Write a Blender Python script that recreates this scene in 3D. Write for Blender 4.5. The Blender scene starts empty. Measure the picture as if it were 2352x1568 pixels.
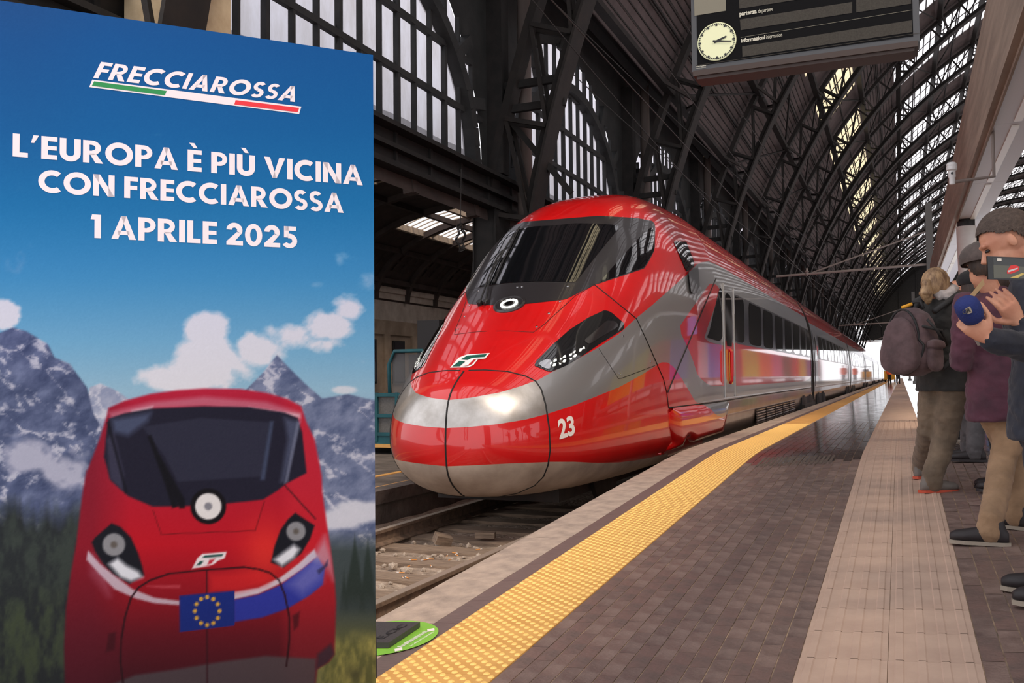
import bpy, bmesh, math, random
import numpy as np
from mathutils import Vector, Matrix
from mathutils.bvhtree import BVHTree
random.seed(7)
rng = np.random.RandomState(7)
sc = bpy.context.scene
COL = sc.collection
PI = math.pi
# ------------------------------------------------------------------ camera
FPX = 2150.0                       # focal length in pixels of the 2352 x 1568 frame
ROLL, PITCH, YAW = 0.0105, 0.040156, 0.393438
CAM = np.array([0.0, 0.0, 0.76])
_fw = np.array([-math.sin(YAW)*math.cos(PITCH), math.cos(YAW)*math.cos(PITCH), math.sin(PITCH)])
_r0 = np.array([math.cos(YAW), math.sin(YAW), 0.0]); _u0 = np.cross(_r0, _fw)
_R = _r0*math.cos(ROLL) - _u0*math.sin(ROLL); _U = _r0*math.sin(ROLL) + _u0*math.cos(ROLL)
cd = bpy.data.cameras.new('camera'); cam = bpy.data.objects.new('camera', cd); COL.objects.link(cam)
cd.sensor_width = 36.0; cd.lens = FPX/2352.0*36.0; cd.clip_end = 2000; cd.clip_start = 0.05
cam.matrix_world = Matrix(((_R[0], _U[0], -_fw[0], CAM[0]), (_R[1], _U[1], -_fw[1], CAM[1]), (_R[2], _U[2], -_fw[2], CAM[2]), (0, 0, 0, 1)))
sc.camera = cam
# ------------------------------------------------------------------ light and exposure
sc.view_settings.view_transform = 'Standard'; sc.view_settings.look = 'None'
sc.view_settings.gamma = 1.0; sc.view_settings.use_curve_mapping = False
sc.view_settings.exposure = 0.0
w = bpy.data.worlds.new('sky'); sc.world = w; w.use_nodes = True
bg = w.node_tree.nodes['Background']; bg.inputs[0].default_value = (0.97, 0.96, 1.0, 1); bg.inputs[1].default_value = 1.55
sd = bpy.data.lights.new('sun', 'SUN'); sun = bpy.data.objects.new('sun', sd); COL.objects.link(sun)
sd.energy = 3.0; sd.angle = math.radians(11); sd.color = (1.0, 0.83, 0.65)
sun.rotation_euler = Vector((-0.42, 0.34, -0.86)).to_track_quat('-Z', 'Y').to_euler()
sun.location = (10, -10, 20)
# ------------------------------------------------------------------ pixel helpers
def proj(P):
    v = np.asarray(P, float) - CAM; d = v @ _fw
    return np.stack([1176 + FPX*(v @ _R)/d, 784 - FPX*(v @ _U)/d], -1)
def ray(x, y): return _fw + _R*((x-1176)/FPX) - _U*((y-784)/FPX)
def onX(x, y, X): v = ray(x, y); return CAM + v*((X-CAM[0])/v[0])
def onY(x, y, Y): v = ray(x, y); return CAM + v*((Y-CAM[1])/v[1])
def onZ(x, y, Z): v = ray(x, y); return CAM + v*((Z-CAM[2])/v[2])
def atdepth(x, y, d): return CAM + ray(x, y)*d
# ------------------------------------------------------------------ materials
def lin(*c):
    o = []
    for x in c:
        x = x/255.0
        o.append(x/12.92 if x <= 0.04045 else ((x+0.055)/1.055)**2.4)
    return tuple(o)
MATS = {}
def M(name, col, rough=0.5, metal=0.0, coat=0.0, col2=None, nscale=5.0, nlo=0.35, nhi=0.65, stretch=None,
      bump=0.0, bscale=40.0, bdist=0.01, spec=0.5, emit=0.0, trans=0.0, alpha=1.0, coords='Object', rvar=0.0, flake=0.0, sheen=0.0):
    m = bpy.data.materials.new(name); m.use_nodes = True; nt = m.node_tree; N = nt.nodes; L = nt.links
    b = N['Principled BSDF']
    b.inputs['Base Color'].default_value = (*col, 1); b.inputs['Roughness'].default_value = rough
    b.inputs['Metallic'].default_value = metal; b.inputs['Coat Weight'].default_value = coat; b.inputs['Coat Roughness'].default_value = 0.04
    b.inputs['Specular IOR Level'].default_value = spec; b.inputs['Alpha'].default_value = alpha
    b.inputs['Transmission Weight'].default_value = trans
    b.inputs['Sheen Weight'].default_value = sheen
    if emit: b.inputs['Emission Color'].default_value = (*col, 1); b.inputs['Emission Strength'].default_value = emit
    if col2 is not None or bump or rvar:
        tc = N.new('ShaderNodeTexCoord'); src = tc.outputs[coords]
        if stretch:
            mp = N.new('ShaderNodeMapping'); mp.inputs['Scale'].default_value = stretch; L.new(src, mp.inputs['Vector']); src = mp.outputs['Vector']
    if col2 is not None or rvar:
        n = N.new('ShaderNodeTexNoise'); n.inputs['Scale'].default_value = nscale; n.inputs['Detail'].default_value = 6; n.inputs['Roughness'].default_value = 0.6
        L.new(src, n.inputs['Vector'])
        if col2 is not None:
            r = N.new('ShaderNodeValToRGB'); e = r.color_ramp.elements
            e[0].position = nlo; e[0].color = (*col, 1); e[1].position = nhi; e[1].color = (*col2, 1)
            L.new(n.outputs['Fac'], r.inputs['Fac']); L.new(r.outputs['Color'], b.inputs['Base Color'])
        if rvar:
            mr = N.new('ShaderNodeMapRange'); mr.inputs['To Min'].default_value = max(0.02, rough-rvar); mr.inputs['To Max'].default_value = rough+rvar
            mr.inputs['From Min'].default_value = 0.3; mr.inputs['From Max'].default_value = 0.7
            L.new(n.outputs['Fac'], mr.inputs['Value']); L.new(mr.outputs['Result'], b.inputs['Roughness'])
    if bump:
        n2 = N.new('ShaderNodeTexNoise'); n2.inputs['Scale'].default_value = bscale; n2.inputs['Detail'].default_value = 4
        L.new(src, n2.inputs['Vector'])
        bp = N.new('ShaderNodeBump'); bp.inputs['Strength'].default_value = bump; bp.inputs['Distance'].default_value = bdist
        L.new(n2.outputs['Fac'], bp.inputs['Height']); L.new(bp.outputs['Normal'], b.inputs['Normal'])
    MATS[name] = m
    return m
def M_window(name, col, clear=0.3, dirt=None):
    """frosted daylight glass: translucent sheet that lets the sky glow through, streaked with dirt"""
    m = bpy.data.materials.new(name); m.use_nodes = True; nt = m.node_tree; N = nt.nodes; L = nt.links
    out = N['Material Output']; N.remove(N['Principled BSDF'])
    t = N.new('ShaderNodeBsdfTranslucent'); g = N.new('ShaderNodeBsdfGlossy'); g.inputs['Roughness'].default_value = 0.25
    g.inputs['Color'].default_value = (0.5, 0.5, 0.5, 1)
    mx = N.new('ShaderNodeMixShader'); mx.inputs[0].default_value = 0.06; tp_ = N.new('ShaderNodeBsdfTransparent'); mx2 = N.new('ShaderNodeMixShader'); mx2.inputs[0].default_value = clear
    tc = N.new('ShaderNodeTexCoord'); mp = N.new('ShaderNodeMapping'); mp.inputs['Scale'].default_value = (1, 1, 0.35)
    n = N.new('ShaderNodeTexNoise'); n.inputs['Scale'].default_value = 1.6; n.inputs['Detail'].default_value = 8; n.inputs['Roughness'].default_value = 0.7
    r = N.new('ShaderNodeValToRGB'); e = r.color_ramp.elements; e[0].position = 0.30; e[0].color = (*(dirt or tuple(x*0.72 for x in col)), 1); e[1].position = 0.62; e[1].color = (*col, 1)
    L.new(tc.outputs['Object'], mp.inputs['Vector']); L.new(mp.outputs['Vector'], n.inputs['Vector']); L.new(n.outputs['Fac'], r.inputs['Fac'])
    L.new(r.outputs['Color'], t.inputs['Color']); L.new(r.outputs['Color'], tp_.inputs['Color']); L.new(t.outputs[0], mx2.inputs[1]); L.new(tp_.outputs[0], mx2.inputs[2]); L.new(mx2.outputs[0], mx.inputs[1]); L.new(g.outputs[0], mx.inputs[2]); L.new(mx.outputs[0], out.inputs['Surface'])
    MATS[name] = m
    return m
# ------------------------------------------------------------------ mesh helpers
class MB:
    def __init__(s): s.v = []; s.f = []; s.m = []
    def add(s, vs, fs, mi=0):
        o = len(s.v); s.v.extend([tuple(map(float, p)) for p in vs]); s.f.extend([tuple(i+o for i in f) for f in fs]); s.m.extend([mi]*len(fs)); return s
    def box(s, x0, x1, y0, y1, z0, z1, mi=0):
        return s.add([(x0, y0, z0), (x1, y0, z0), (x1, y1, z0), (x0, y1, z0), (x0, y0, z1), (x1, y0, z1), (x1, y1, z1), (x0, y1, z1)],
                     [(3, 2, 1, 0), (4, 5, 6, 7), (0, 1, 5, 4), (1, 2, 6, 5), (2, 3, 7, 6), (3, 0, 4, 7)], mi)
    def bar(s, p, q, a, b, up=(0, 0, 1), mi=0):
        p = np.array(p, float); q = np.array(q, float); d = q-p; l = np.linalg.norm(d)
        if l < 1e-9: return s
        d /= l; u = np.array(up, float); sd_ = np.cross(d, u)
        if np.linalg.norm(sd_) < 1e-6: sd_ = np.cross(d, (1, 0, 0))
        sd_ /= np.linalg.norm(sd_); u = np.cross(sd_, d)
        c = [(-a/2, -b/2), (a/2, -b/2), (a/2, b/2), (-a/2, b/2)]
        vs = [p + sd_*i + u*j for i, j in c] + [q + sd_*i + u*j for i, j in c]
        return s.add(vs, [(3, 2, 1, 0), (4, 5, 6, 7), (0, 1, 5, 4), (1, 2, 6, 5), (2, 3, 7, 6), (3, 0, 4, 7)], mi)
    def pipe(s, pts, r, n=8, mi=0, cap=True, closed=False):
        P = [np.array(p, float) for p in pts]; k = len(P); rr = r if hasattr(r, '__len__') else [r]*k
        prev = None; rings = []
        for i in range(k):
            a = P[(i-1) % k] if (closed or i > 0) else P[i]; b = P[(i+1) % k] if (closed or i < k-1) else P[i]
            d = b-a; d = d/(np.linalg.norm(d)+1e-12)
            if prev is None:
                u = np.cross(d, (0, 0, 1)); 
                if np.linalg.norm(u) < 1e-3: u = np.cross(d, (1, 0, 0))
            else: u = prev - d*(prev @ d)
            u = u/(np.linalg.norm(u)+1e-12); prev = u; w_ = np.cross(d, u)
            rings.append([P[i] + (u*math.cos(2*PI*j/n) + w_*math.sin(2*PI*j/n))*rr[i] for j in range(n)])
        vs = [p for g in rings for p in g]; fs = []
        for i in range(k if closed else k-1):
            i2 = (i+1) % k
            for j in range(n): fs.append((i*n+j, i*n+(j+1) % n, i2*n+(j+1) % n, i2*n+j))
        if cap and not closed: fs.append(tuple(range(n-1, -1, -1))); fs.append(tuple((k-1)*n+j for j in range(n)))
        return s.add(vs, fs, mi)
    def lathe(s, prof, c=(0, 0, 0), n=24, axis=(0, 0, 1), mi=0):
        ax = Vector(axis).normalized(); q = Vector((0, 0, 1)).rotation_difference(ax); c = Vector(c); vs = []; fs = []
        for r, z in prof:
            for j in range(n): vs.append(tuple(c + q @ Vector((r*math.cos(2*PI*j/n), r*math.sin(2*PI*j/n), z))))
        for i in range(len(prof)-1):
            for j in range(n): fs.append((i*n+j, i*n+(j+1) % n, (i+1)*n+(j+1) % n, (i+1)*n+j))
        fs.append(tuple(range(n-1, -1, -1))); fs.append(tuple((len(prof)-1)*n+j for j in range(n)))
        return s.add(vs, fs, mi)
    def prism(s, poly, o, ux, uy, t, mi=0):
        """polygon poly (2D) in the frame o + a*ux + b*uy, thickness t along ux x uy"""
        o = np.array(o, float); ux = np.array(ux, float); uy = np.array(uy, float); n = np.cross(ux, uy); n = n/np.linalg.norm(n); k = len(poly)
        a = [o + ux*p[0] + uy*p[1] for p in poly]; b = [p + n*t for p in a]
        ar = sum(poly[i][0]*poly[(i+1) % k][1]-poly[(i+1) % k][0]*poly[i][1] for i in range(k))
        fs = [tuple(range(k-1, -1, -1)), tuple(range(k, 2*k))] + [(i, (i+1) % k, k+(i+1) % k, k+i) for i in range(k)]
        if ar < 0: fs = [tuple(reversed(f)) for f in fs]
        return s.add(a+b, fs, mi)
    def build(s, name, mat, parent=None, smooth=False, auto=None):
        me = bpy.data.meshes.new(name); me.from_pydata(s.v, [], s.f)
        mats = mat if isinstance(mat, (list, tuple)) else [mat]
        for m in mats: me.materials.append(MATS[m] if isinstance(m, str) else m)
        if len(mats) > 1: me.polygons.foreach_set('material_index', s.m)
        if smooth: me.polygons.foreach_set('use_smooth', [True]*len(me.polygons))
        me.update()
        if auto: 
            try: me.set_sharp_from_angle(angle=math.radians(auto))
            except Exception: pass
        o = bpy.data.objects.new(name, me); COL.objects.link(o)
        if parent is not None: o.parent = parent
        return o
def tag(o, label, cat, group=None, kind=None):
    o['label'] = label; o['category'] = cat
    if group: o['group'] = group
    if kind: o['kind'] = kind
    return o
def thing(name, label, cat, loc=(0, 0, 0), group=None, rotz=0.0):
    o = bpy.data.objects.new(name, None); COL.objects.link(o); o.location = loc; o.rotation_euler = (0, 0, rotz); o.empty_display_size = 0.2
    return tag(o, label, cat, group)
def struct(o): o['kind'] = 'structure'; return o
def stuff(o): o['kind'] = 'stuff'; return o
def inst(me_obj, mtx, parent=None, name=None):
    o = me_obj.copy(); COL.objects.link(o); o.parent = parent; o.matrix_basis = mtx
    if name: o.name = name
    return o
def copy_tree(o, parent=None):
    c = o.copy(); COL.objects.link(c); c.parent = parent
    for ch in list(o.children): copy_tree(ch, c)
    return c
def child(o, parent):
    o.parent = parent; return o
# ------------------------------------------------------------------ materials of the setting
M('paver', lin(72, 62, 58), 0.34, col2=lin(92, 80, 73), nscale=3.0, bump=0.25, bscale=60, rvar=0.12, coords='Object')
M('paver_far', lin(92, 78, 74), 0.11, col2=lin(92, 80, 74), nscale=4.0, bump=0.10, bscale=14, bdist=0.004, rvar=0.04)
M('mortar', lin(196, 168, 140), 0.8, col2=lin(120, 102, 88), nscale=9)
M('edge_stone', lin(186, 165, 150), 0.75, col2=lin(148, 132, 121), nscale=6, bump=0.4, bscale=90)
M('dark_strip', lin(100, 84, 82), 0.45, col2=lin(118, 100, 96), nscale=12, stretch=(1, 8, 1), bump=0.15, bscale=30)
M('yellow_dome', lin(248, 204, 118), 0.5)
M('yellow_tile', lin(224, 172, 98), 0.55, col2=lin(208, 154, 82), nscale=3.5, bump=0.1, bscale=80)
M('beige_tile', lin(200, 172, 153), 0.6, col2=lin(184, 156, 139), nscale=4, bump=0.1, bscale=60)
M('concrete', lin(112, 103, 96), 0.9, col2=lin(78, 71, 66), nscale=3, bump=0.6, bscale=12, bdist=0.03)
M('ballast_bed', lin(186, 166, 148), 0.95, col2=lin(140, 122, 106), nscale=7, bump=1.0, bscale=22, bdist=0.05)
M('stone', lin(214, 196, 178), 0.9, col2=lin(150, 134, 120), nscale=9, bump=0.5, bscale=20)
M('sleeper', lin(158, 136, 116), 0.9, col2=lin(116, 98, 84), nscale=6, stretch=(1, 8, 8), bump=0.6, bscale=30)
M('rail_side', lin(140, 116, 98), 0.8, col2=lin(104, 86, 72), nscale=14)
M('rail_top', lin(168, 152, 138), 0.5, metal=0.4)
M('butt', lin(226, 150, 74), 0.8)
M('paper_white', lin(222, 214, 206), 0.8)
# ------------------------------------------------------------------ platform surface: level hall floor, ramp falling towards the camera
XE, XS, XY0, XY1, XB0, XB1, XR = -2.42, -2.08, -1.95, -1.465, -0.376, 0.235, 9.0
def pz(X, Y):
    a = 0.045*X; b = -0.43 + 0.069*X + 0.0447*Y; k = 0.035
    h = max(k-abs(a-b), 0.0)/k
    return min(a, b) - h*h*k*0.25
def near_pt(x, y):
    v = ray(x, y); t = (-0.43 - CAM[2])/(v[2]-0.069*v[0]-0.0447*v[1]); p = CAM+v*t; p[2] = pz(p[0], p[1]); return p
def ground_hit(x, y):
    """the point of the platform surface seen at a pixel"""
    v = ray(x, y); lo, hi = 0.5, 400.0
    for _ in range(60):
        m = 0.5*(lo+hi); p = CAM+v*m
        if p[2] > pz(p[0], p[1]): lo = m
        else: hi = m
    return CAM+v*lo
def pmat(X, Y, sx=1, sy=1, dz=0.0):
    e = 0.02
    gx = (pz(X+e, Y)-pz(X-e, Y))/(2*e); gy = (pz(X, Y+e)-pz(X, Y-e))/(2*e)
    ux = Vector((1, 0, gx)).normalized(); n = Vector((-gx, -gy, 1)).normalized(); uy = n.cross(ux)
    return Matrix(((ux.x*sx, uy.x*sy, n.x, X), (ux.y*sx, uy.y*sy, n.y, Y), (ux.z*sx, uy.z*sy, n.z, pz(X, Y)+dz), (0, 0, 0, 1)))
ysamp = list(np.arange(-6, 14.01, 0.5)) + list(np.arange(15, 40, 3)) + list(np.arange(40, 281, 20))
floor = MB()
def strip(mb, x0, x1, dz, mi, ya=-6, yb=281, nx=1):
    ys = [y for y in ysamp if ya <= y <= yb]; ys = sorted(set([ya]+ys+[yb])) ; xs = np.linspace(x0, x1, nx+1)
    vs = [(x, y, pz(x, y)+dz) for y in ys for x in xs]; k = nx+1
    mb.add(vs, [(i*k+j, i*k+j+1, (i+1)*k+j+1, (i+1)*k+j) for i in range(len(ys)-1) for j in range(nx)], mi)
PB = 17.0                         # pavers, tactile tiles and stones are single pieces up to here
strip(floor, XE, XY0, -0.012, 0, -6, PB); strip(floor, XY0, XB0, -0.003, 0, -6, PB); strip(floor, XB0, XR, -0.003, 0, -6, PB, 3)
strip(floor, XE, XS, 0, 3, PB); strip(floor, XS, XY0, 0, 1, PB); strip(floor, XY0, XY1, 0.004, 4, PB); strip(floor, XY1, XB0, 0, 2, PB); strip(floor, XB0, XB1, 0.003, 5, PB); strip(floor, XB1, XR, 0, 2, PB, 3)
ys = sorted(set([y for y in ysamp]))
vs = [(XE+0.03, y, z) for y in ys for z in (-1.15, pz(XE, y)-0.012)]
floor.add(vs, [(2*i, 2*i+1, 2*i+3, 2*i+2) for i in range(len(ys)-1)], 6)
floor = struct(floor.build('floor', ['mortar', 'dark_strip', 'paver_far', 'edge_stone', 'yellow_tile', 'beige_tile', 'concrete']))
# pieces ------------------------------------------------------------
def proto(mb, name, mat):
    o = mb.build(name, mat, floor); return o
bw, bl = (XB0-XY1)/14, 0.265
brick = MB(); brick.box(-bw/2+0.0026, bw/2-0.0026, -bl/2+0.0013, bl/2-0.0013, -0.02, 0.0); 
brick_mats = [M('paver_a', lin(116, 96, 89), 0.45, col2=lin(138, 116, 107), nscale=9, bump=0.3, bscale=60, rvar=0.14),
              M('paver_b', lin(126, 102, 95), 0.45, col2=lin(106, 89, 83), nscale=8, bump=0.3, bscale=50, rvar=0.14),
              M('paver_c', lin(105, 88, 83), 0.46, col2=lin(130, 110, 102), nscale=10, bump=0.3, bscale=70, rvar=0.14)]
brick_protos = [brick.build('brick', m, floor) for m in brick_mats]
cells = []
for i in range(14):
    off = (i*0.37) % 1.0
    j0 = int((2.6)/bl)
    for j in range(j0, int(PB/bl)+1):
        y = (j+0.5+off)*bl
        if y < PB+0.10: cells.append((y, XY1+(i+0.5)*bw))
cells.sort(); used = [False]*3
rest = MB()
for k, (y, x) in enumerate(cells):
    a = random.randrange(3); dz = random.uniform(-0.0008, 0.0008)
    if k < 296:
        m = pmat(x, y, dz=dz)
        if not used[a]: brick_protos[a].matrix_basis = m; used[a] = True
        else: inst(brick_protos[a], m, floor)
    else:
        hx, hy = bw/2-0.0026, bl/2-0.0013
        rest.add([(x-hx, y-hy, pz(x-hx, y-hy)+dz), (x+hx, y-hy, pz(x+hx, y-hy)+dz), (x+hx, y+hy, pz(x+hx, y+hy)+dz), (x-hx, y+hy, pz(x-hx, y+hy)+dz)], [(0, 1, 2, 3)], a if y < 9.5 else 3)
for i in range(34):               # right of the guide strip
    x = XB1+(i+0.5)*bw; off = (i*0.41) % 1.0
    for j in range(int(2.4/bl), int(PB/bl)+1):
        y = (j+0.5+off)*bl; hx, hy = bw/2-0.0026, bl/2-0.0013; dz = random.uniform(-0.0008, 0.0008)
        if y > PB+0.10: continue
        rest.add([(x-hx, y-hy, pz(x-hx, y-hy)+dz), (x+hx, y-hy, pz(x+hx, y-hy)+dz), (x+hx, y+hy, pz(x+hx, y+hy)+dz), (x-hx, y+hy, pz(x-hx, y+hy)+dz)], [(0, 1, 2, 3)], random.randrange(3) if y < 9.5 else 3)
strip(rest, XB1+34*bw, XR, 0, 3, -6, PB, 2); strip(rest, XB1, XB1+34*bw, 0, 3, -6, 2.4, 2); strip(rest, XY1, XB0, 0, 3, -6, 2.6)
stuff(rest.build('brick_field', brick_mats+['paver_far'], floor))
# edge stones and the dark band beside them
st = MB(); st.box(-(XS-XE)/2, (XS-XE)/2, -0.497, 0.497, -0.14, 0.0); st = st.build('edge_stone', 'edge_stone', floor)
dk = MB(); dk.box(-(XY0-XS)/2+0.001, (XY0-XS)/2-0.001, -0.2, 0.2, -0.02, -0.001); dk = dk.build('border_slab', 'dark_strip', floor)
first = True
for k in range(-3, 17):
    m = pmat((XE+XS)/2, k+0.5); 
    if first: st.matrix_basis = m; first = False
    else: inst(st, m, floor)
first = True
for k in range(5, 42):
    m = pmat((XS+XY0)/2, k*0.402+0.2)
    if first: dk.matrix_basis = m; first = False
    else: inst(dk, m, floor)
# yellow tactile tiles with truncated domes
TL = 0.334
def dome_tile(wd, ln, detail):
    t = MB(); t.box(-wd/2+0.001, wd/2-0.001, -ln/2+0.001, ln/2-0.001, -0.02, 0.003)
    nx, ny = 7, 5; n = detail
    for sx in range(2):
        for i in range(nx):
            for j in range(ny):
                x = -wd/2 + (i+0.28+0.5*sx)*wd/nx; y = -ln/2+(j+0.28+0.5*sx)*ln/ny
                if abs(x) > wd/2-0.012: continue
                b = [(x+0.0145*math.cos(2*PI*q/n), y+0.0145*math.sin(2*PI*q/n), 0.003) for q in range(n)]
                c = [(x+0.009*math.cos(2*PI*q/n), y+0.009*math.sin(2*PI*q/n), 0.0078) for q in range(n)]
                t.add(b+c, [(q, (q+1) % n, n+(q+1) % n, n+q) for q in range(n)]+[tuple(n+q for q in range(n))], 1)
    return t
yt = dome_tile(XY1-XY0, TL, 8).build('tactile_tile', ['yellow_tile', 'yellow_dome'], floor)
first = True
for k in range(7, int(PB/TL)+1):
    m = pmat((XY0+XY1)/2, (k+0.5)*TL)
    if first: yt.matrix_basis = m; first = False
    else: inst(yt, m, floor)
# beige guide tiles with ridges
gw = (XB1-XB0)/2
gt = MB(); gt.box(-gw/2+0.0008, gw/2-0.0008, -TL/2+0.0008, TL/2-0.0008, -0.02, 0.0015)
for i in range(4):
    x = -gw/2+(i+0.5)*gw/4
    a, b = 0.017, 0.012
    y0, y1 = -TL/2+0.002, TL/2-0.002
    gt.add([(x-a, y0, 0.0015), (x-b, y0, 0.006), (x+b, y0, 0.006), (x+a, y0, 0.0015), (x-a, y1, 0.0015), (x-b, y1, 0.006), (x+b, y1, 0.006), (x+a, y1, 0.0015)], [(0, 1, 5, 4), (1, 2, 6, 5), (2, 3, 7, 6)])
gt = gt.build('guide_tile', 'beige_tile', floor)
first = True
for k in range(7, int(PB/TL)+1):
    for s in (0, 1):
        m = pmat(XB0+gw*(s+0.5), (k+0.5)*TL)
        if first: gt.matrix_basis = m; first = False
        else: inst(gt, m, floor)
# slotted drain plate set into the pavers
dp = MB(); px0, px1, py0, py1 = -1.33, -0.62, 9.25, 9.95
n = 17
for i in range(n):
    for j in range(9):
        x = px0+(i+0.5)*(px1-px0)/n; y = py0+(j+0.5)*(py1-py0)/9
        dp.add([(x-0.012, y-0.03, pz(x, y)+0.001), (x+0.012, y-0.03, pz(x, y)+0.001), (x+0.012, y+0.03, pz(x, y)+0.008), (x-0.012, y+0.03, pz(x, y)+0.008)], [(0, 1, 2, 3)])
dp.build('drain_plate', M('drain', lin(112, 97, 86), 0.6, col2=lin(76, 65, 58), nscale=30), floor)
# ------------------------------------------------------------------ track bed
ZR = -0.70; XC = -4.0; XL = -5.55; ZL = -0.5
bed = MB()
gx = np.linspace(XL-0.05, XE+0.2, 24); gy = np.concatenate([np.linspace(2, 12, 70), np.linspace(12.5, 280, 30)])
vs = []
for y in gy:
    for x in gx: vs.append((x, y, ZR-0.185+0.016*math.sin(7*x+3*y)*math.cos(5*y-2*x)))
k = len(gx); bed.add(vs, [(i*k+j, i*k+j+1, (i+1)*k+j+1, (i+1)*k+j) for i in range(len(gy)-1) for j in range(k-1)])
bed = struct(bed.build('floor_track_bed', 'ballast_bed', smooth=True))
def rail(x, name, label):
    r = MB(); t = MB()
    prof = [(-0.07, -0.15), (0.07, -0.15), (0.07, -0.14), (0.012, -0.115), (0.012, -0.04), (0.036, -0.03), (0.036, -0.004), (-0.036, -0.004), (-0.036, -0.03), (-0.012, -0.04), (-0.012, -0.115), (-0.07, -0.14)]
    n = len(prof); r.add([(x+a, y, ZR+b) for y in (2.0, 280.0) for a, b in prof], [(i, (i+1) % n, n+(i+1) % n, n+i) for i in range(n)]+[tuple(range(n-1, -1, -1)), tuple(range(n, 2*n))])
    o = r.build('rail', 'rail_side'); t.box(x-0.034, x+0.034, 2.0, 280, ZR-0.0045, ZR); tp = t.build('running_surface', 'rail_top', o)
    return tag(o, label, 'rail')
rail(XC+0.76, 'rail', 'rusty running rail beside the platform edge stones')
rail(XC-0.76, 'rail', 'rusty running rail farther from the yellow strip, by the low concrete wall')
sl = MB(); sl.box(-1.2, 1.2, -0.13, 0.13, -0.16, 0.0); sl = sl.build('sleeper', 'sleeper')
tag(sl, 'weathered timber sleeper under the two rails', 'sleeper', 'sleepers of the track')
for k in range(0, 14):
    y = 3.1+k*0.62; mt = Matrix.Translation((XC, y, ZR-0.153))
    if k == 0: sl.matrix_basis = mt
    else: inst(sl, mt)
# loose stones, litter
def rock(rs, flat=0.7):
    bm = bmesh.new(); bmesh.ops.create_icosphere(bm, subdivisions=1, radius=1.0)
    for v in bm.verts: v.co *= rs.uniform(0.7, 1.2); v.co.z *= flat
    me = bpy.data.meshes.new('ballast_stone'); bm.to_mesh(me); bm.free(); me.materials.append(MATS['stone']); return me
rocks = [rock(np.random.RandomState(i), 0.55+0.1*i) for i in range(5)]
def ontrack(x, y): return onZ(x, y, ZR-0.15)
placed = []
while len(placed) < 230:
    i = len(placed); X = rng.uniform(XC-1.3, XE-0.12); Y = rng.uniform(4.2, 8.4); s = rng.uniform(0.016, 0.042) if i > 24 else rng.uniform(0.042, 0.065)
    if abs(abs(X-XC)-0.76) < 0.09+s or (abs(X-XC) < 1.2+s and abs((Y-3.1+0.31) % 0.62-0.31) < 0.13+s) or any(math.hypot(X-a, Y-b) < (s+c)*1.25 for a, b, c in placed): 
        continue
    placed.append((X, Y, s))
    o = bpy.data.objects.new('ballast_stone', rocks[i % 5]); COL.objects.link(o); o.location = (X, Y, ZR-0.178+s*0.45); o.scale = (s, s*rng.uniform(0.7, 1.2), s); o.rotation_euler = (0, 0, rng.uniform(0, 6))
    tag(o, 'pale broken stone lying loose on the track bed', 'stone', 'loose stones on the track bed')
blk = MB(); blk.box(-0.085, 0.085, -0.05, 0.05, 0, 0.09); 
p = ontrack(1013, 1250); o = blk.build('stone_block', 'sleeper'); o.location = (p[0], p[1], ZR-0.14); o.rotation_euler = (0.35, 0.25, 0.9); tag(o, 'squared brown stone block tipped over between the rails', 'stone block')
blk = MB(); blk.box(-0.10, 0.10, -0.035, 0.035, 0, 0.06); p = ontrack(1115, 1240); o = blk.build('stone_block', 'sleeper'); o.location = (p[0], p[1], ZR-0.13); o.rotation_euler = (0, 0, 0.2); tag(o, 'flat squared stone block lying near the tipped one', 'stone block')
bt = MB(); bt.pipe([(-0.035, 0, 0), (0.012, 0, 0)], 0.0045, 6); bt.pipe([(0.012, 0, 0), (0.035, 0, 0)], 0.0046, 6, mi=1)
bt = bt.build('cigarette_butt', ['butt', 'paper_white']); tag(bt, 'orange filtered cigarette butt dropped on the track bed', 'cigarette butt', 'cigarette butts on the track')
first = True
for (x, y) in [(948, 1286), (975, 1286), (988, 1284), (1035, 1285), (1027, 1276), (920, 1315), (925, 1326), (935, 1327), (915, 1382), (1049, 1275), (1045, 1270), (940, 1300), (1100, 1262), (990, 1300)]:
    p = ontrack(x, y); m = Matrix.Translation((p[0], p[1], ZR-0.147)) @ Matrix.Rotation(rng.uniform(0, 6), 4, 'Z')
    if first: bt.matrix_basis = m; first = False
    else: inst(bt, m)
# low platform on the far side of the train
lp = MB(); lp.box(-9.6, XL, 2, 280, -1.2, ZL-0.02, 0); lp.box(-25.2, -9.6, 2, 280, -1.2, ZL-0.02, 0)
lp = struct(lp.build('floor_side_platform', 'concrete'))
yl = MB(); yl.box(XL-0.30, XL-0.24, 4, 60, ZL-0.02, ZL-0.012); yl.box(XL-1.0, XL-0.9, 4, 60, ZL-0.02, ZL-0.012); yl.build('painted_line', 'yellow_tile', lp)
fl = MB()
for k in range(40): fl.box(XL-0.22, XL+0.02, 2+k*1.2, 2+k*1.2+1.19, ZL-0.15, ZL)
fl.build('edge_coping', 'concrete', lp)
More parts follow.
